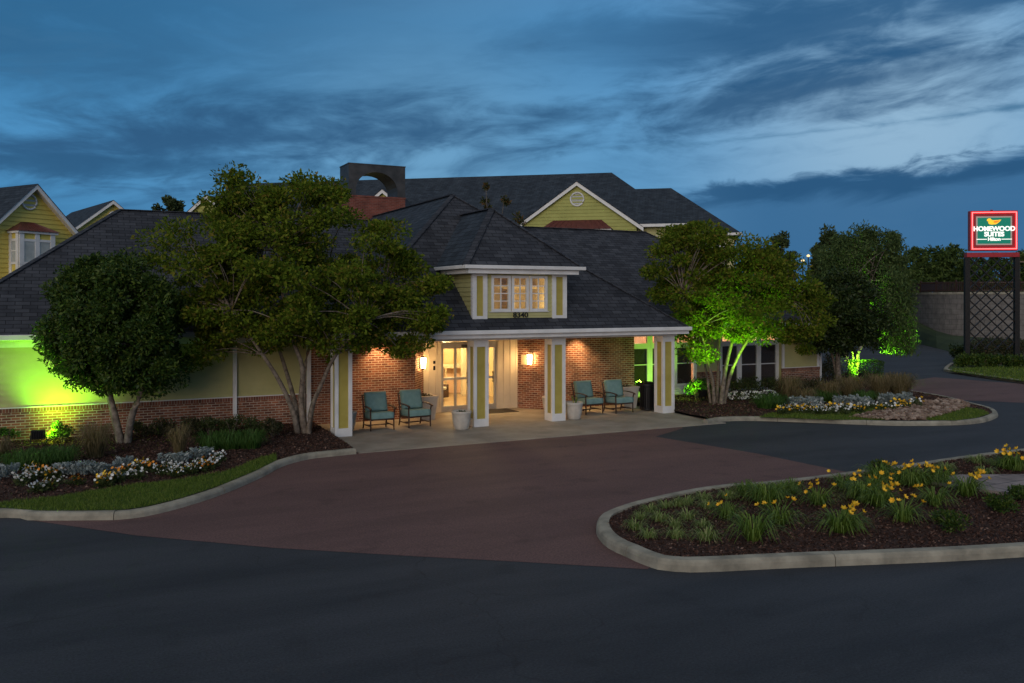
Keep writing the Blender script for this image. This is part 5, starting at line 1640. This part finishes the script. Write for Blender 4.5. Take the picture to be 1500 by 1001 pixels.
# big crape myrtle left of the porch
D = 22.8
b = gp(442, 640); b.z = .08
st = []
def stem(pxs, r0, r1, dz=0):
    n = len(pxs)
    pts = [W(px, py, D + dd) for px, py, dd in pxs]
    pts[0].z = .02
    st.append((pts, r0, r1))
stem([(437, 640, 0), (428, 600, -.1), (410, 560, -.3), (385, 520, -.6), (340, 455, -1.0)], .085, .035)
stem([(441, 641, .1), (432, 590, .4), (418, 540, .8), (400, 480, 1.2), (385, 400, 1.3)], .075, .03)
stem([(447, 642, 0), (441, 590, 0), (443, 540, -.2), (430, 500, -.3), (415, 440, -.4), (410, 370, -.3)], .085, .03)
stem([(447, 641, .2), (446, 590, .6), (448, 530, 1.0), (462, 480, 1.5), (480, 400, 1.6)], .06, .03)
stem([(452, 640, -.1), (456, 600, -.3), (470, 565, -.6), (492, 520, -1.0), (535, 470, -1.4)], .075, .03)
stem([(452, 641, .1), (460, 590, .4), (478, 545, .6), (500, 500, .8), (560, 430, .8)], .06, .028)
lob = [lobe(330, 330, D, 85, 58), lobe(430, 325, D + .4, 90, 62), lobe(520, 370, D + .2, 80, 50), lobe(265, 400, D, 58, 50), lobe(370, 410, D - .6, 110, 65),
       lobe(475, 435, D - .8, 110, 55), lobe(590, 425, D, 58, 48), lobe(600, 475, D - .3, 44, 32), lobe(400, 485, D + .6, 90, 32), lobe(310, 475, D + .2, 75, 40), lobe(520, 490, D - .3, 70, 26), lobe(615, 445, D - .2, 42, 40), lobe(560, 460, D - .5, 55, 38), lobe(295, 440, D - .2, 55, 42), lobe(440, 480, D - .6, 70, 34), lobe(350, 285, D + .3, 42, 28), lobe(445, 285, D + .3, 42, 26)]
ext = [W(px, py, D + random.uniform(-.8, .8)) for px, py in ((340, 262), (365, 272), (438, 268), (450, 278), (330, 288), (640, 460), (632, 478), (228, 352), (222, 380), (232, 430), (575, 505), (588, 516), (488, 512), (495, 530), (300, 515), (286, 530), (610, 500), (505, 318), (545, 338))]
make_tree('crape_myrtle', 'large spreading multi stemmed crape myrtle in front of the left end of the porch', 'tree', b, st, lob, 245, 340, .52, .108, 'leaf_myrtle', 'bark_pale', flat=.58, shell=.38, extra=ext)

# round dark evergreen at the left
D = 21.2
b = gp(182, 655); b.z = .08
st = []
stem([(178, 655, 0), (168, 610, .05), (160, 575, .1), (155, 520, .2), (160, 450, .2)], .105, .05)
stem([(186, 655, 0), (193, 610, -.05), (208, 570, -.1), (215, 520, -.2), (200, 440, -.2)], .095, .05)
stem([(176, 655, .15), (165, 610, .4), (158, 570, .6), (165, 500, .7)], .05, .03)
lob = [lobe(172, 475, D, 84, 82), lobe(168, 425, D, 62, 46), lobe(185, 520, D, 80, 48), lobe(120, 505, D, 42, 46), lobe(230, 500, D, 38, 44)]
make_tree('evergreen_tree', 'round dense dark green evergreen with two pale stems before the green lit wall', 'tree', b, st, lob, 230, 340, .37, .10, 'leaf_dark', 'bark_pale', flat=.9, shell=.55, aspect=.45)

# crape myrtle on the right, lit green from below
b = gp(1050, 596); b.z = .08
D = depth(b)
st = []
stem([(1046, 596, 0), (1044, 560, 0), (1036, 525, -.3), (1025, 480, -.6), (1000, 430, -.8)], .07, .03)
stem([(1056, 597, -.1), (1060, 560, 0), (1066, 525, .2), (1080, 480, .4), (1110, 420, .6)], .09, .03)
stem([(1050, 596, .2), (1052, 550, .5), (1054, 500, .9), (1060, 440, 1.1)], .06, .03)
stem([(1060, 596, .1), (1070, 550, .2), (1088, 510, 0), (1120, 470, -.4), (1160, 440, -.6)], .07, .028)
stem([(1041, 595, .1), (1036, 555, .4), (1028, 510, .9), (1020, 450, 1.2)], .05, .025)
lob = [lobe(1010, 385, D, 55, 50), lobe(1070, 393, D + .3, 64, 46), lobe(1135, 422, D, 54, 40), lobe(1020, 440, D - .4, 58, 48), lobe(1090, 450, D - .4, 72, 48), lobe(1160, 455, D, 44, 44), lobe(1025, 355, D, 40, 30), lobe(1018, 490, D, 26, 22), lobe(1175, 490, D, 30, 32), lobe(1105, 385, D, 36, 20)]
ext = [W(px, py, D + random.uniform(-.8, .8)) for px, py in ((1018, 332), (1000, 340), (968, 372), (958, 398), (962, 430), (1120, 362), (1165, 400), (1195, 440), (1198, 470), (1030, 520), (1015, 515), (1180, 512), (985, 345))]
make_tree('crape_myrtle', 'multi stemmed crape myrtle right of the porch, lit green from below', 'tree', b, st, lob, 165, 340, .54, .12, 'leaf_myrtle', 'bark_pale', flat=.58, shell=.38, extra=ext)

# dark evergreen further right
b = gp(1229, 575); b.z = .08
D = depth(b)
st = []
stem([(1228, 576, 0), (1228, 545, 0), (1227, 500, 0), (1232, 440, 0)], .13, .06)
stem([(1230, 530, 0), (1215, 505, .2), (1200, 480, .3)], .06, .03)
lob = [lobe(1234, 462, D, 52, 44), lobe(1236, 430, D, 36, 26), lobe(1212, 482, D, 40, 24), lobe(1260, 484, D, 34, 26)]
make_tree('evergreen_tree', 'dark rounded evergreen with a single trunk between the right crape myrtle and road', 'tree', b, st, lob, 130, 300, .45, .13, 'leaf_darker', 'bark_grey', flat=.9, shell=.45)

# weeping tree with lime lit stems
b = gp(1250, 559); b.z = .05
D = depth(b)
st = []
stem([(1245, 559, 0), (1245, 540, 0), (1240, 522, 0), (1237, 505, .2), (1232, 450, .8), (1238, 425, 1.2)], .085, .05)
stem([(1246, 540, 0), (1250, 522, 0), (1248, 505, .1), (1262, 450, .8), (1272, 425, 1.4)], .06, .04)
stem([(1252, 559, 0), (1256, 535, 0), (1258, 515, -.1), (1266, 500, .2), (1288, 450, .8), (1296, 425, 1.4)], .085, .05)
t = empty('weeping_tree', b, 0, 'tall weeping tree with lime lit stems and hanging foliage beside the far road', 'tree')
mb = MB()
for pts, r0, r1 in st:
    p = smooth_path([q - b for q in pts], 4); k = len(p)
    mb.tube(p, [r0 + (r1 - r0) * i / (k - 1) for i in range(k)], 8)
V = []
tops = []
for px, py, rpx, rpy, dd, k in ((1222, 385, 34, 40, 2.5, 26), (1262, 372, 36, 36, 3.0, 28), (1296, 385, 30, 40, 2.5, 24), (1245, 425, 46, 30, 1.5, 22), (1310, 430, 22, 40, 1.0, 22)):
    c_, rx, rz = lobe(px, py, D + dd, rpx, rpy)
    d_ = unit(RNG.normal(size=(k, 3))) * (.4 + .6 * RNG.random((k, 1)) ** .5) * (rx, rx, rz)
    for q in d_:
        cc = np.array(c_) + q
        tops.append(cc)
        P, dd_ = clump_points(cc - np.array(b), .55, 130, .8, .1)
        Dv = dd_ + RNG.normal(size=dd_.shape) * .5; Dv[:, 2] -= .5
        V.append(leaf_quads(P, Dv, .16, .36))
def strand(p0, ln, low, wob_=.12):
    n = max(4, int(ln * 34)); zz_ = np.linspace(0, ln, n); sway = random.uniform(-.15, .3)
    P = np.stack([p0[0] + sway * (zz_ / ln) ** 2 + RNG.normal(size=n) * wob_, p0[1] + RNG.normal(size=n) * wob_, p0[2] - zz_], 1)
    P = P[P[:, 2] > low + .4 * RNG.random()]
    if len(P):
        Dv = RNG.normal(size=P.shape) * .55; Dv[:, 2] -= .9
        V.append(leaf_quads(P - np.array(b), Dv, .16, .36))
for cc in tops:
    for _ in range(2):
        strand(cc + RNG.normal(size=3) * .35, random.uniform(.8, 2.0), 2.4)
for k in range(150):
    px = random.triangular(1284, 1345, 1312)
    top = 395 + max(0, px - 1312) * 1.9 + random.uniform(0, 60)
    dd = D + random.uniform(-.6, 2.2)
    low = 1.05 + max(0, 1296 - px) * .05
    p0 = W(px, top, dd)
    strand(np.array(p0), random.uniform(1.6, 3.6), low, .14)
for k in range(0, len(tops), 4):
    p1 = Vector(tops[k]) - b; src = st[k % 3][0][-1] - b
    mb.tube(smooth_path([src, src.lerp(p1, .5) + Vector((0, 0, .3)), p1], 3), [.035, .03, .026, .022, .018, .014, .008], 5, m='bark_grey')
np_mesh('crown', np.concatenate(V), 4, 'leaf_weep', t)
mb.build('trunk', 'bark_lime', t)

# background trees
def far_tree(px, ptop, pbot, rpx, D, label, m='leaf_far', n=40, per=90, leaf=.34, name='background_tree', group='trees beyond the hotel', bark='bark_grey', flat=.9):
    base = at_d(px, HY, D); base.z = 0
    k = D / FPX
    cy = (ptop + pbot) / 2; ry_ = (pbot - ptop) / 2
    c = W(px, cy, D)
    st_ = [([base, (base.x + .1, base.y, c.z * .6), (c.x, c.y, c.z)], .22, .08)]
    lobs = [(c, rpx * k * .8, ry_ * k * .85), (W(px - rpx * .4, cy + ry_ * .3, D), rpx * k * .55, ry_ * k * .6), (W(px + rpx * .4, cy + ry_ * .25, D), rpx * k * .55, ry_ * k * .6), (W(px + rpx * .1, ptop + ry_ * .4, D), rpx * k * .4, ry_ * k * .4)]
    make_tree(name, label, 'tree', base, st_, lobs, int(n * 1.5), int(per * 1.3), min(rpx, ry_) * k * .34, leaf, m, bark, group=group, shell=.3, twigs=True, flat=flat)
far_tree(1142, 344, 420, 26, 78, 'dark tree top showing just right of the apartment roof', n=30)
far_tree(1212, 336, 450, 30, 70, 'tall dark leafy tree behind the dark rounded evergreen', n=46)
far_tree(1262, 330, 450, 34, 74, 'tallest dark tree of the group above the weeping foliage', n=50)
far_tree(1300, 338, 450, 24, 72, 'slim dark tree at the right end of the tall group', n=36)
for i, (px, tp, r) in enumerate(((1340, 366, 22), (1368, 362, 24), (1398, 364, 22), (1428, 372, 20), (1462, 376, 22), (1500, 372, 26))):
    far_tree(px, tp - 2, 437, r * 1.35, 98 + (i % 3) * 3, ['leafy green tree at the left end of the row beyond the fence', 'second leafy green tree of the row beyond the fence', 'leafy green tree of the row beyond the fence just left of the sign',
             'low tree seen through the left half of the sign lattice', 'low tree seen through the right half of the sign lattice', 'leafy tree beyond the fence at the right edge'][i], 'leaf_far_green', n=26, per=90, leaf=.42)
far_tree(248, 284, 350, 22, 70, 'small dark tree top above the left roof ridge', n=18, leaf=.3)
far_tree(112, 312, 350, 13, 90, 'tiny dark tree between the two yellow gables', n=14, leaf=.36)
# thin sprigs rising behind the porch ridge
D = 40.0
b = W(726, 438, D); b.z = 0
st = []
for q in ([(722, 438, 0), (716, 350, 0), (712, 278, 0)], [(726, 438, .2), (730, 360, .2), (738, 296, .2)], [(728, 438, .4), (748, 360, .3), (760, 318, .3)]):
    n_ = len(q); st.append(([Vector((b.x, b.y, 0))] + [W(*p[:2], D + p[2]) for p in q], .05, .012))
tt = empty('young_tree', b, 0, 'thin leafy sprigs rising behind the porch roof ridge', 'tree')
mb = MB()
for pts, r0, r1 in st:
    p = smooth_path([Vector(q) - b for q in pts], 3); k = len(p); mb.tube(p, [r0 + (r1 - r0) * i / (k - 1) for i in range(k)], 6)
mb.build('trunk', 'bark_grey', tt)
V = []
for px, py, r in ((712, 274, 6), (711, 295, 8), (714, 305, 7), (739, 292, 7), (743, 297, 6), (758, 318, 9), (764, 325, 8), (716, 318, 8)):
    P, d = clump_points(W(px, py, D + .2) - b, r * D / FPX, 60, .9, .1); V.append(leaf_quads(P, d, .15, .5))
np_mesh('crown', np.concatenate(V), 4, 'leaf_myrtle_red', tt)

# ------------------------------------------------------------------ shrubs, grasses, flowers
def shrub(name, px, py, rx, h, m, label, group=None, n=900, leaf=.055, cat='shrub', z0=.08, lit=False, flowers=None, P3=None):
    b = P3 or gp(px, py, z0)
    t = empty(name, b, 0, label, cat, group)
    V = []
    k = max(6, int(n / 90))
    for i in range(k):
        a = random.random() * 6.28; r = rx * .62 * math.sqrt(random.random())
        z = h * (.28 + .42 * random.random() * (1 - (r / rx) ** 2))
        P, d = clump_points((math.cos(a) * r, math.sin(a) * r, z), min(rx, h) * .42, int(n / k), .85, .2)
        D = d + RNG.normal(size=d.shape) * .5; D[:, 2] += .25
        P[:, 2] = np.maximum(P[:, 2], .02)
        V.append(leaf_quads(P, D, leaf, .5))
    np_mesh('foliage', np.concatenate(V), 4, m, t)
    mb = MB()
    for i in range(5):
        a = i * 1.26 + random.random(); q = Vector((math.cos(a) * rx * .5, math.sin(a) * rx * .5, h * .6))
        mb.tube([(0, 0, -.05), q * .5 + Vector((0, 0, .04)), q], [.014, .010, .005], 5)
    mb.build('stem', 'bark_grey', t)
    if flowers:
        fm, cnt, sz = flowers
        P, d = clump_points((0, 0, h * .55), 1.0, cnt, 1, .9)
        P = (P - (0, 0, h * .55)) * (rx * .95, rx * .95, h * .45) + (0, 0, h * .55)
        P = P[P[:, 2] > .08]
        np_mesh('blossom', leaf_quads(P, RNG.normal(size=P.shape), sz, .9), 4, fm, t)
    return t

def grass_tuft(name, px, py, spread, h, m, label, group=None, n=160, w=.012, bend=.35, z0=.08, cat='ornamental grass', br=.08):
    b = gp(px, py, z0)
    t = empty(name, b, 0, label, cat, group)
    np_mesh('blades', blades(n, spread, h, w, bend, br), 4, m, t)
    mb = MB(); mb.lathe([(br * 1.2, -.05), (br, .03), (br * .4, .05), (0, .05)], n=10); mb.build('root_crown', 'soil', t)
    return t

# left bed
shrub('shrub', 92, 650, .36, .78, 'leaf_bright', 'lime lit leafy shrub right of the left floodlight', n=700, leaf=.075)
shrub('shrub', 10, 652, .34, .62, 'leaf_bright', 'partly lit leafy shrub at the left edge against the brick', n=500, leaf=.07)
for i, (px, py, r, h, m, lb_) in enumerate((
        (212, 641, .40, .62, 'leaf_shrub_dim', 'dim shrub just right of the two stemmed evergreen by the brick base'),
        (243, 641, .42, .66, 'leaf_shrub_dim', 'second dim shrub of the row along the brick base'),
        (275, 641, .42, .66, 'leaf_shrub_dim', 'middle dim shrub of the row along the brick base'),
        (308, 640, .42, .68, 'leaf_shrub', 'green shrub of the row just left of the downspout'),
        (340, 640, .42, .70, 'leaf_shrub', 'green shrub growing right below the downspout'),
        (372, 641, .40, .68, 'leaf_shrub', 'green shrub between the downspout and the crape myrtle stems'),
        (400, 643, .34, .72, 'leaf_shrub_dim', 'reddish tinged shrub touching the left crape myrtle stems'))):
    shrub('shrub', px, py, r, h, m, lb_, 'shrub row along the left wing', n=900, leaf=.06)
grass_tuft('ornamental_grass', 140, 672, .55, .62, 'blade_tan', 'wide tan grass clump left of the two stemmed evergreen', 'tan grass clumps', 420, .011, .45, br=.14)
grass_tuft('ornamental_grass', 262, 668, .36, .55, 'blade_tan', 'tan grass clump right of the two stemmed evergreen', 'tan grass clumps', 260, .011, .4, br=.10)
grass_tuft('ornamental_grass', -2, 688, .36, .55, 'blade_tan', 'tan grass clump cut by the left edge of the picture', 'tan grass clumps', 240, .011, .4, br=.10)
for px, py, lb_ in ((30, 690, 'green mondo grass mound nearest the left edge'), (60, 688, 'green mondo grass mound below the left floodlight'), (88, 684, 'green mondo grass mound left of the wide tan grass'),
                    (310, 660, 'green mondo grass mound in front of the left shrub row'), (338, 659, 'second green mondo grass mound in front of the left shrub row'), (366, 658, 'green mondo grass mound left of the crape myrtle stems')):
    grass_tuft('mondo_grass', px, py, .42, .34, 'blade_green', lb_, 'mondo grass mounds', 420, .012, .55, br=.22, cat='grass mound')

def dusty(label, group):
    t = empty('silver_plant', (0, 0, 0), 0, label, 'flower', group)
    V = []
    for i in range(22):
        a = random.random() * 6.28; rr = .17 * math.sqrt(random.random()); h = .12 + .14 * random.random()
        c = np.array([math.cos(a) * rr, math.sin(a) * rr, h])
        P = c + RNG.normal(size=(9, 3)) * .025
        D = np.array([math.cos(a), math.sin(a), .9]) + RNG.normal(size=(9, 3)) * .5
        V.append(leaf_quads(P, D, .085, .38))
    np_mesh('foliage', np.concatenate(V), 4, 'leaf_silver', t)
    return t
def flower_head(c, r, n, face, cup=.35):
    """petals of one blossom as quads"""
    f = Vector(face).normalized(); a = f.cross(Vector((.3, .2, 1))).normalized(); b = f.cross(a)
    out = []
    for k in range(n):
        an = 2 * math.pi * k / n
        d = (a * math.cos(an) + b * math.sin(an)); s = (a * -math.sin(an) + b * math.cos(an))
        c0 = Vector(c)
        out += [c0 - d * r * .05, c0 + d * r * .55 + s * r * .42 + f * r * cup * .5, c0 + d * r + f * r * cup, c0 + d * r * .55 - s * r * .42 + f * r * cup * .5]
    return out
def pansy(m, label, group, nf=7):
    t = empty('bedding_flower', (0, 0, 0), 0, label, 'flower', group)
    P, d = clump_points((0, 0, .07), .15, 110, .7, .1); P[:, 2] = np.maximum(P[:, 2], .01)
    np_mesh('foliage', leaf_quads(P, d + (0, 0, .4), .05, .55), 4, 'leaf_shrub', t)
    V = []
    for k in range(nf):
        a = random.random() * 6.28; r = .17 * math.sqrt(random.random())
        V += flower_head((math.cos(a) * r, math.sin(a) * r, .12 + .08 * random.random()), random.uniform(.022, .033), 5, (random.gauss(-.25, .4), random.gauss(-.7, .4), .75), .15)
    np_mesh('blossom', np.array([tuple(v) for v in V]), 4, m, t)
    return t
GD = 'silver leaved plants in the left bed'
protoD = dusty('silver leaved plant in the edging row of the left bed', GD)
spotsD = [(20, 330), (62, 322), (95, 318), (400, 306), (435, 300), (470, 306), (505, 303), (560, 306), (600, 300), (640, 308), (690, 296), (730, 290), (790, 268), (830, 262), (860, 256), (1095, 226), (1170, 226), (1200, 230), (1275, 222), (1310, 206), (1345, 200), (1375, 186)]
def place(proto, first, px, py, z=.09, rz=None, sc=1.0, label=None, group=None):
    p = gp(px, py, z)
    rz = random.random() * 6.28 if rz is None else rz
    if first:
        proto.location = p; proto.rotation_euler.z = rz; proto.scale = (sc,) * 3
        return proto
    return dup(proto, p, rz, label, group, sc)
for i, (x, y) in enumerate([q for k_, q in enumerate(spotsD) if k_ % 4 != 2]):
    place(protoD, i == 0, x / 4.545, 630 + y / 4.545 + 2, sc=random.uniform(.75, 1.1))
GP = 'bedding flowers in the left bed'
pw = pansy('petal_white', 'small white flowered plant in the left bed edging', GP + ', white')
py_ = pansy('petal_yellow', 'small yellow flowered plant in the left bed edging', GP + ', yellow')
po = pansy('petal_orange', 'small orange flowered plant in the left bed edging', GP + ', orange')
firsts = {}
rowL = [(120, 310), (160, 350), (200, 300), (240, 300), (300, 300), (350, 305), (380, 345), (640, 345), (700, 350), (760, 330), (830, 300), (870, 280), (940, 250), (985, 245), (1060, 280), (1110, 260), (1190, 290), (1240, 280), (1300, 260), (1350, 250), (1400, 240), (1450, 200)]
for i in range(84):
    k = random.random() * (len(rowL) - 1); j = int(k); f = k - j
    x = rowL[j][0] * (1 - f) + rowL[j + 1][0] * f + random.uniform(-18, 18); y = rowL[j][1] * (1 - f) + rowL[j + 1][1] * f + random.uniform(-6, 42)
    if 400 < x < 600 and random.random() < .6: continue
    q = random.choice('wwwwyyo')
    pr = {'w': pw, 'y': py_, 'o': po}[q]
    place(pr, q not in firsts, x / 4.545, 630 + y / 4.545, sc=random.uniform(.8, 1.25)); firsts[q] = 1
for i, (x, y, pr) in enumerate(((240, 425, pw), (265, 418, pw), (310, 400, pw), (335, 405, py_), (490, 378, po), (905, 330, pw), (925, 335, pw), (1260, 300, pw), (1340, 285, po), (1390, 275, po), (1465, 215, pw), (1445, 205, pw))):
    place(pr, False, x / 4.545, 630 + y / 4.545, sc=1.1)

# right bed
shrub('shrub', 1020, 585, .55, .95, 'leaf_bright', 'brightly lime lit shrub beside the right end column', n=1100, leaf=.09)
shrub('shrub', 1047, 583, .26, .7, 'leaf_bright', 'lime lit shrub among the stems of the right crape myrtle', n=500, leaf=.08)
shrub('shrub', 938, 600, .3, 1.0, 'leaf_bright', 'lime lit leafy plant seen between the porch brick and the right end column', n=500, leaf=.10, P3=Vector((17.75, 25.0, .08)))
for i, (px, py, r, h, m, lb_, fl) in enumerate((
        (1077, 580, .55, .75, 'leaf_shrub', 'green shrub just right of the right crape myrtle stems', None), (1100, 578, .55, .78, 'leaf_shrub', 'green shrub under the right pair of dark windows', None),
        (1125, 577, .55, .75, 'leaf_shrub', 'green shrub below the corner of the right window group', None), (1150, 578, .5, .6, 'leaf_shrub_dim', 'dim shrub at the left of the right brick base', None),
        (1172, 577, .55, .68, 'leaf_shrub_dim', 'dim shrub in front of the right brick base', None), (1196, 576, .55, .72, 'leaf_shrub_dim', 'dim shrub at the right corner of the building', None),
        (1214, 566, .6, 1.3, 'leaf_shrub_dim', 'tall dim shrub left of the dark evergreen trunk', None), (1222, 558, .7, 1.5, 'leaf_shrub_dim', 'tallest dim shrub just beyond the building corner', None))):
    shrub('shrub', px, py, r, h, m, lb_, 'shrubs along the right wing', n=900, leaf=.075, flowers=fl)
for i, (px, py, lb_) in enumerate(((1080, 588, 'low white flowering bush right of the crape myrtle stems'), (1102, 587, 'low white flowering bush in the middle of the right bed'), (1125, 586, 'low white flowering bush left of the tan grasses'))):
    shrub('flowering_bush', px, py, .36, .34, 'leaf_shrub', lb_, 'white flowering bushes', n=400, leaf=.05, flowers=('petal_white', 170, .06))
hg = gp(1268, 559, .05)
ht = empty('clipped_hedge', hg, -YAW, 'green lit box shaped clipped hedge beside the lime stems', 'hedge')
q = (RNG.random((5200, 3)) - .5) * (1.15, 1.0, .86)
ax_ = RNG.integers(0, 3, 5200); sg_ = np.sign(RNG.random(5200) - .5)
for k in range(3):
    mk = ax_ == k
    q[mk, k] = sg_[mk] * (1.15, 1.0, .86)[k] / 2 * (1 + .05 * RNG.normal(size=mk.sum()))
q[:, 2] += .46
np_mesh('foliage', leaf_quads(q, RNG.normal(size=q.shape), .06, .5), 4, 'leaf_bright', ht)
mb = MB()
for x in (-.3, 0, .3):
    mb.tube([(x, 0, -.05), (x, .05, .5)], [.03, .015], 6)
mb.build('stem', 'bark_grey', ht)
for px, py, sp, h, n, lb_ in ((1157, 593, .62, .75, 420, 'tan grass clump left of the dark evergreen trunk'), (1178, 596, .5, .5, 300, 'low tan grass clump in the middle of the right bed'), (1215, 590, .6, .6, 380, 'tan grass clump at the foot of the dark evergreen'),
                              (1245, 588, .7, .7, 480, 'tan grass clump below the lime lit stems'), (1290, 586, .7, .72, 480, 'tan grass clump in front of the clipped hedge'), (1318, 586, .75, .75, 520, 'tan grass clump at the right end of the right bed')):
    grass_tuft('ornamental_grass', px, py, sp, h, 'blade_tan', lb_, 'tan grasses in the right bed', n, .016, .45, br=.18)
for px, py, lb_ in ((1135, 598, 'dark green grass mound left of the right bed flowers'), (1122, 599, 'dark green grass mound nearest the right crape myrtle'), (1198, 590, 'dark green grass mound behind the silver plants'), (1212, 590, 'dark green grass mound under the dark evergreen'), (1268, 592, 'dark green grass mound in front of the hedge')):
    grass_tuft('mondo_grass', px, py, .48, .36, 'blade_green', lb_, 'mondo grass mounds, right', 360, .016, .55, br=.26, cat='grass mound')
GR = 'silver leaved plants in the right bed'
pd2 = dup(protoD, (0, 0, 0), 0, 'silver leaved plant in the edging row of the right bed', GR)
sp2 = []
for x0, x1, y, n in ((1158, 1200, 597, 9), (1228, 1276, 593.5, 11), (1293, 1335, 590.5, 9)):
    for k in range(n):
        sp2.append((x0 + (x1 - x0) * (k + random.random() * .6) / n, y + random.uniform(-3, 2.5)))
for i, (x, y) in enumerate(sp2):
    place(pd2, i == 0, x, y + 3, sc=random.uniform(.95, 1.4))
pw2 = dup(pw, (0, 0, 0), 0, 'small white flowered plant in the right bed edging', 'bedding flowers in the right bed, white')
py2 = dup(py_, (0, 0, 0), 0, 'small yellow flowered plant in the right bed edging', 'bedding flowers in the right bed, yellow')
f2 = {}
for i in range(64):
    x = random.choice([random.uniform(1140, 1205), random.uniform(1205, 1275), random.uniform(1275, 1352)])
    y = 606.5 - max(0, x - 1230) * .075 + random.uniform(-4, 3.5)
    pr, kx = (pw2, 'w') if random.random() < .6 else (py2, 'y')
    place(pr, kx not in f2, x, y, sc=random.uniform(1.1, 1.6)); f2[kx] = 1

# island planting
def daylily(label, group, nf=10, h=.21, sp=.48, m='blade_lily', n=120, w=.018):
    t = empty('daylily', (0, 0, 0), 0, label, 'flower', group)
    np_mesh('foliage', blades(n, sp, h, w, .72, .06, 5, .4), 4, m, t)
    if nf:
        st_ = MB(); V = []
        for k in range(nf):
            a = random.random() * 6.28; r = .08 + .24 * math.sqrt(random.random()); z = h * random.uniform(1.2, 1.9)
            tip = Vector((math.cos(a) * r, math.sin(a) * r, z))
            st_.tube(smooth_path([(0, 0, .05), tip * .55 + Vector((0, 0, z * .12)), tip], 3), .006, 5)
            V += flower_head(tip, random.uniform(.036, .052), 6, (math.cos(a) * .5 + random.gauss(-.15, .3), math.sin(a) * .5 - .5 + random.gauss(0, .3), .6), .8)
        st_.build('flower_stalk', 'blade_lily', t)
        np_mesh('blossom', np.array([tuple(v) for v in V]), 4, 'petal_yellow', t)
    return t
GL = 'yellow daylilies on the island'
protos = [daylily('yellow flowering daylily clump on the mulch island', GL, n_) for n_ in (9, 6, 4)]
used = [False] * 3
for (x, y, k, sc) in ((795, 262, 0, 1.0), (868, 355, 0, 1.15), (660, 328, 1, 1.05), (1003, 268, 0, 1.1), (1085, 318, 1, 1.05), (1120, 200, 0, 1.15), (1160, 190, 0, 1.1), (1303, 230, 0, 1.2), (1195, 262, 2, 1.0), (935, 242, 2, 1.15), (1475, 142, 0, 1.2), (1440, 138, 2, 1.0), (480, 308, 2, .9), (985, 215, 1, 1.0), (1085, 190, 1, 1.1), (880, 205, 2, .9)):
    lb_ = None
    place(protos[k], not used[k], 860 + x / 2.344, 630 + y / 2.344, .10, sc=sc); used[k] = True
gt = daylily('leafy green daylily clump without flowers on the mulch island', 'green daylily clumps on the island', 0, .23, .46)
for i, (x, y, sc) in enumerate(((572, 382, 1.25), (620, 262, 1.2), (660, 240, 1.0), (590, 250, 1.0), (700, 225, .9), (545, 232, .9), (960, 250, 1.1), (1000, 185, 1.2), (1215, 190, 1.1), (900, 345, .9))):
    place(gt, i == 0, 860 + x / 2.344, 630 + y / 2.344, .10, sc=sc)
lt = daylily('small pale variegated grass tuft at the tip of the mulch island', 'variegated grass tufts on the island', 0, .125, .26, 'blade_pale', 80, .014)
for i, (x, y, sc) in enumerate(((165, 345, 1.1), (213, 374, 1.0), (216, 285, .95), (250, 318, 1.1), (270, 272, 1.0), (300, 336, 1.0), (305, 376, 1.1), (345, 312, 1.2), (340, 262, 1.2), (400, 245, 1.1), (415, 275, 1.1), (397, 338, .9), (408, 384, 1.3), (480, 240, 1.2), (545, 215, 1.0), (580, 212, 1.0), (1235, 140, 1.2), (1340, 118, 1.3), (1366, 155, 1.2), (315, 268, 1.0), (185, 310, .9), (1400, 125, 1.0))):
    place(lt, i == 0, 860 + x / 2.344, 630 + y / 2.344, .10, sc=sc * .9)
for x, y, r, h, lb_ in ((1255, 348, .36, .38, 'low dark rounded shrub nearest the right end of the island kerb'), (1415, 280, .32, .34, 'low dark rounded shrub in front of the stone path'), (1495, 245, .28, .34, 'low dark rounded shrub at the right edge on the stone path side'), (1008, 160, .3, .42, 'reddish dark shrub among the rear island daylilies')):
    shrub('shrub', 860 + x / 2.344, 630 + y / 2.344, r, h, 'leaf_dark', lb_, 'low dark shrubs on the island', n=900, leaf=.05, z0=.1)
# shrubs at the foot of the sign
for i, (px, py, r, h, m, lb_) in enumerate(((1410, 532, .95, 1.3, 'leaf_darker', 'dark shrub left of the left sign post'), (1432, 530, 1.1, 1.75, 'leaf_shrub_dim', 'tall dim shrub below the left half of the sign lattice'), (1462, 529, 1.1, 1.7, 'leaf_shrub_dim', 'tall dim shrub below the right half of the sign lattice'), (1494, 529, 1.1, 1.55, 'leaf_shrub_dim', 'tall dim shrub right of the right sign post'),
                                           (1418, 538, .8, .8, 'leaf_dark', 'low green shrub in front of the left sign post'), (1440, 538, .8, .75, 'leaf_dark', 'low green shrub in front of the sign, left of centre'), (1462, 538, .8, .75, 'leaf_dark', 'low green shrub in front of the sign, right of centre'), (1488, 539, .8, .8, 'leaf_dark', 'low green shrub in front of the right sign post'))):
    shrub('shrub', px, py, r, h, m, lb_, 'shrubs at the foot of the sign', n=1300, leaf=.13, z0=.08)
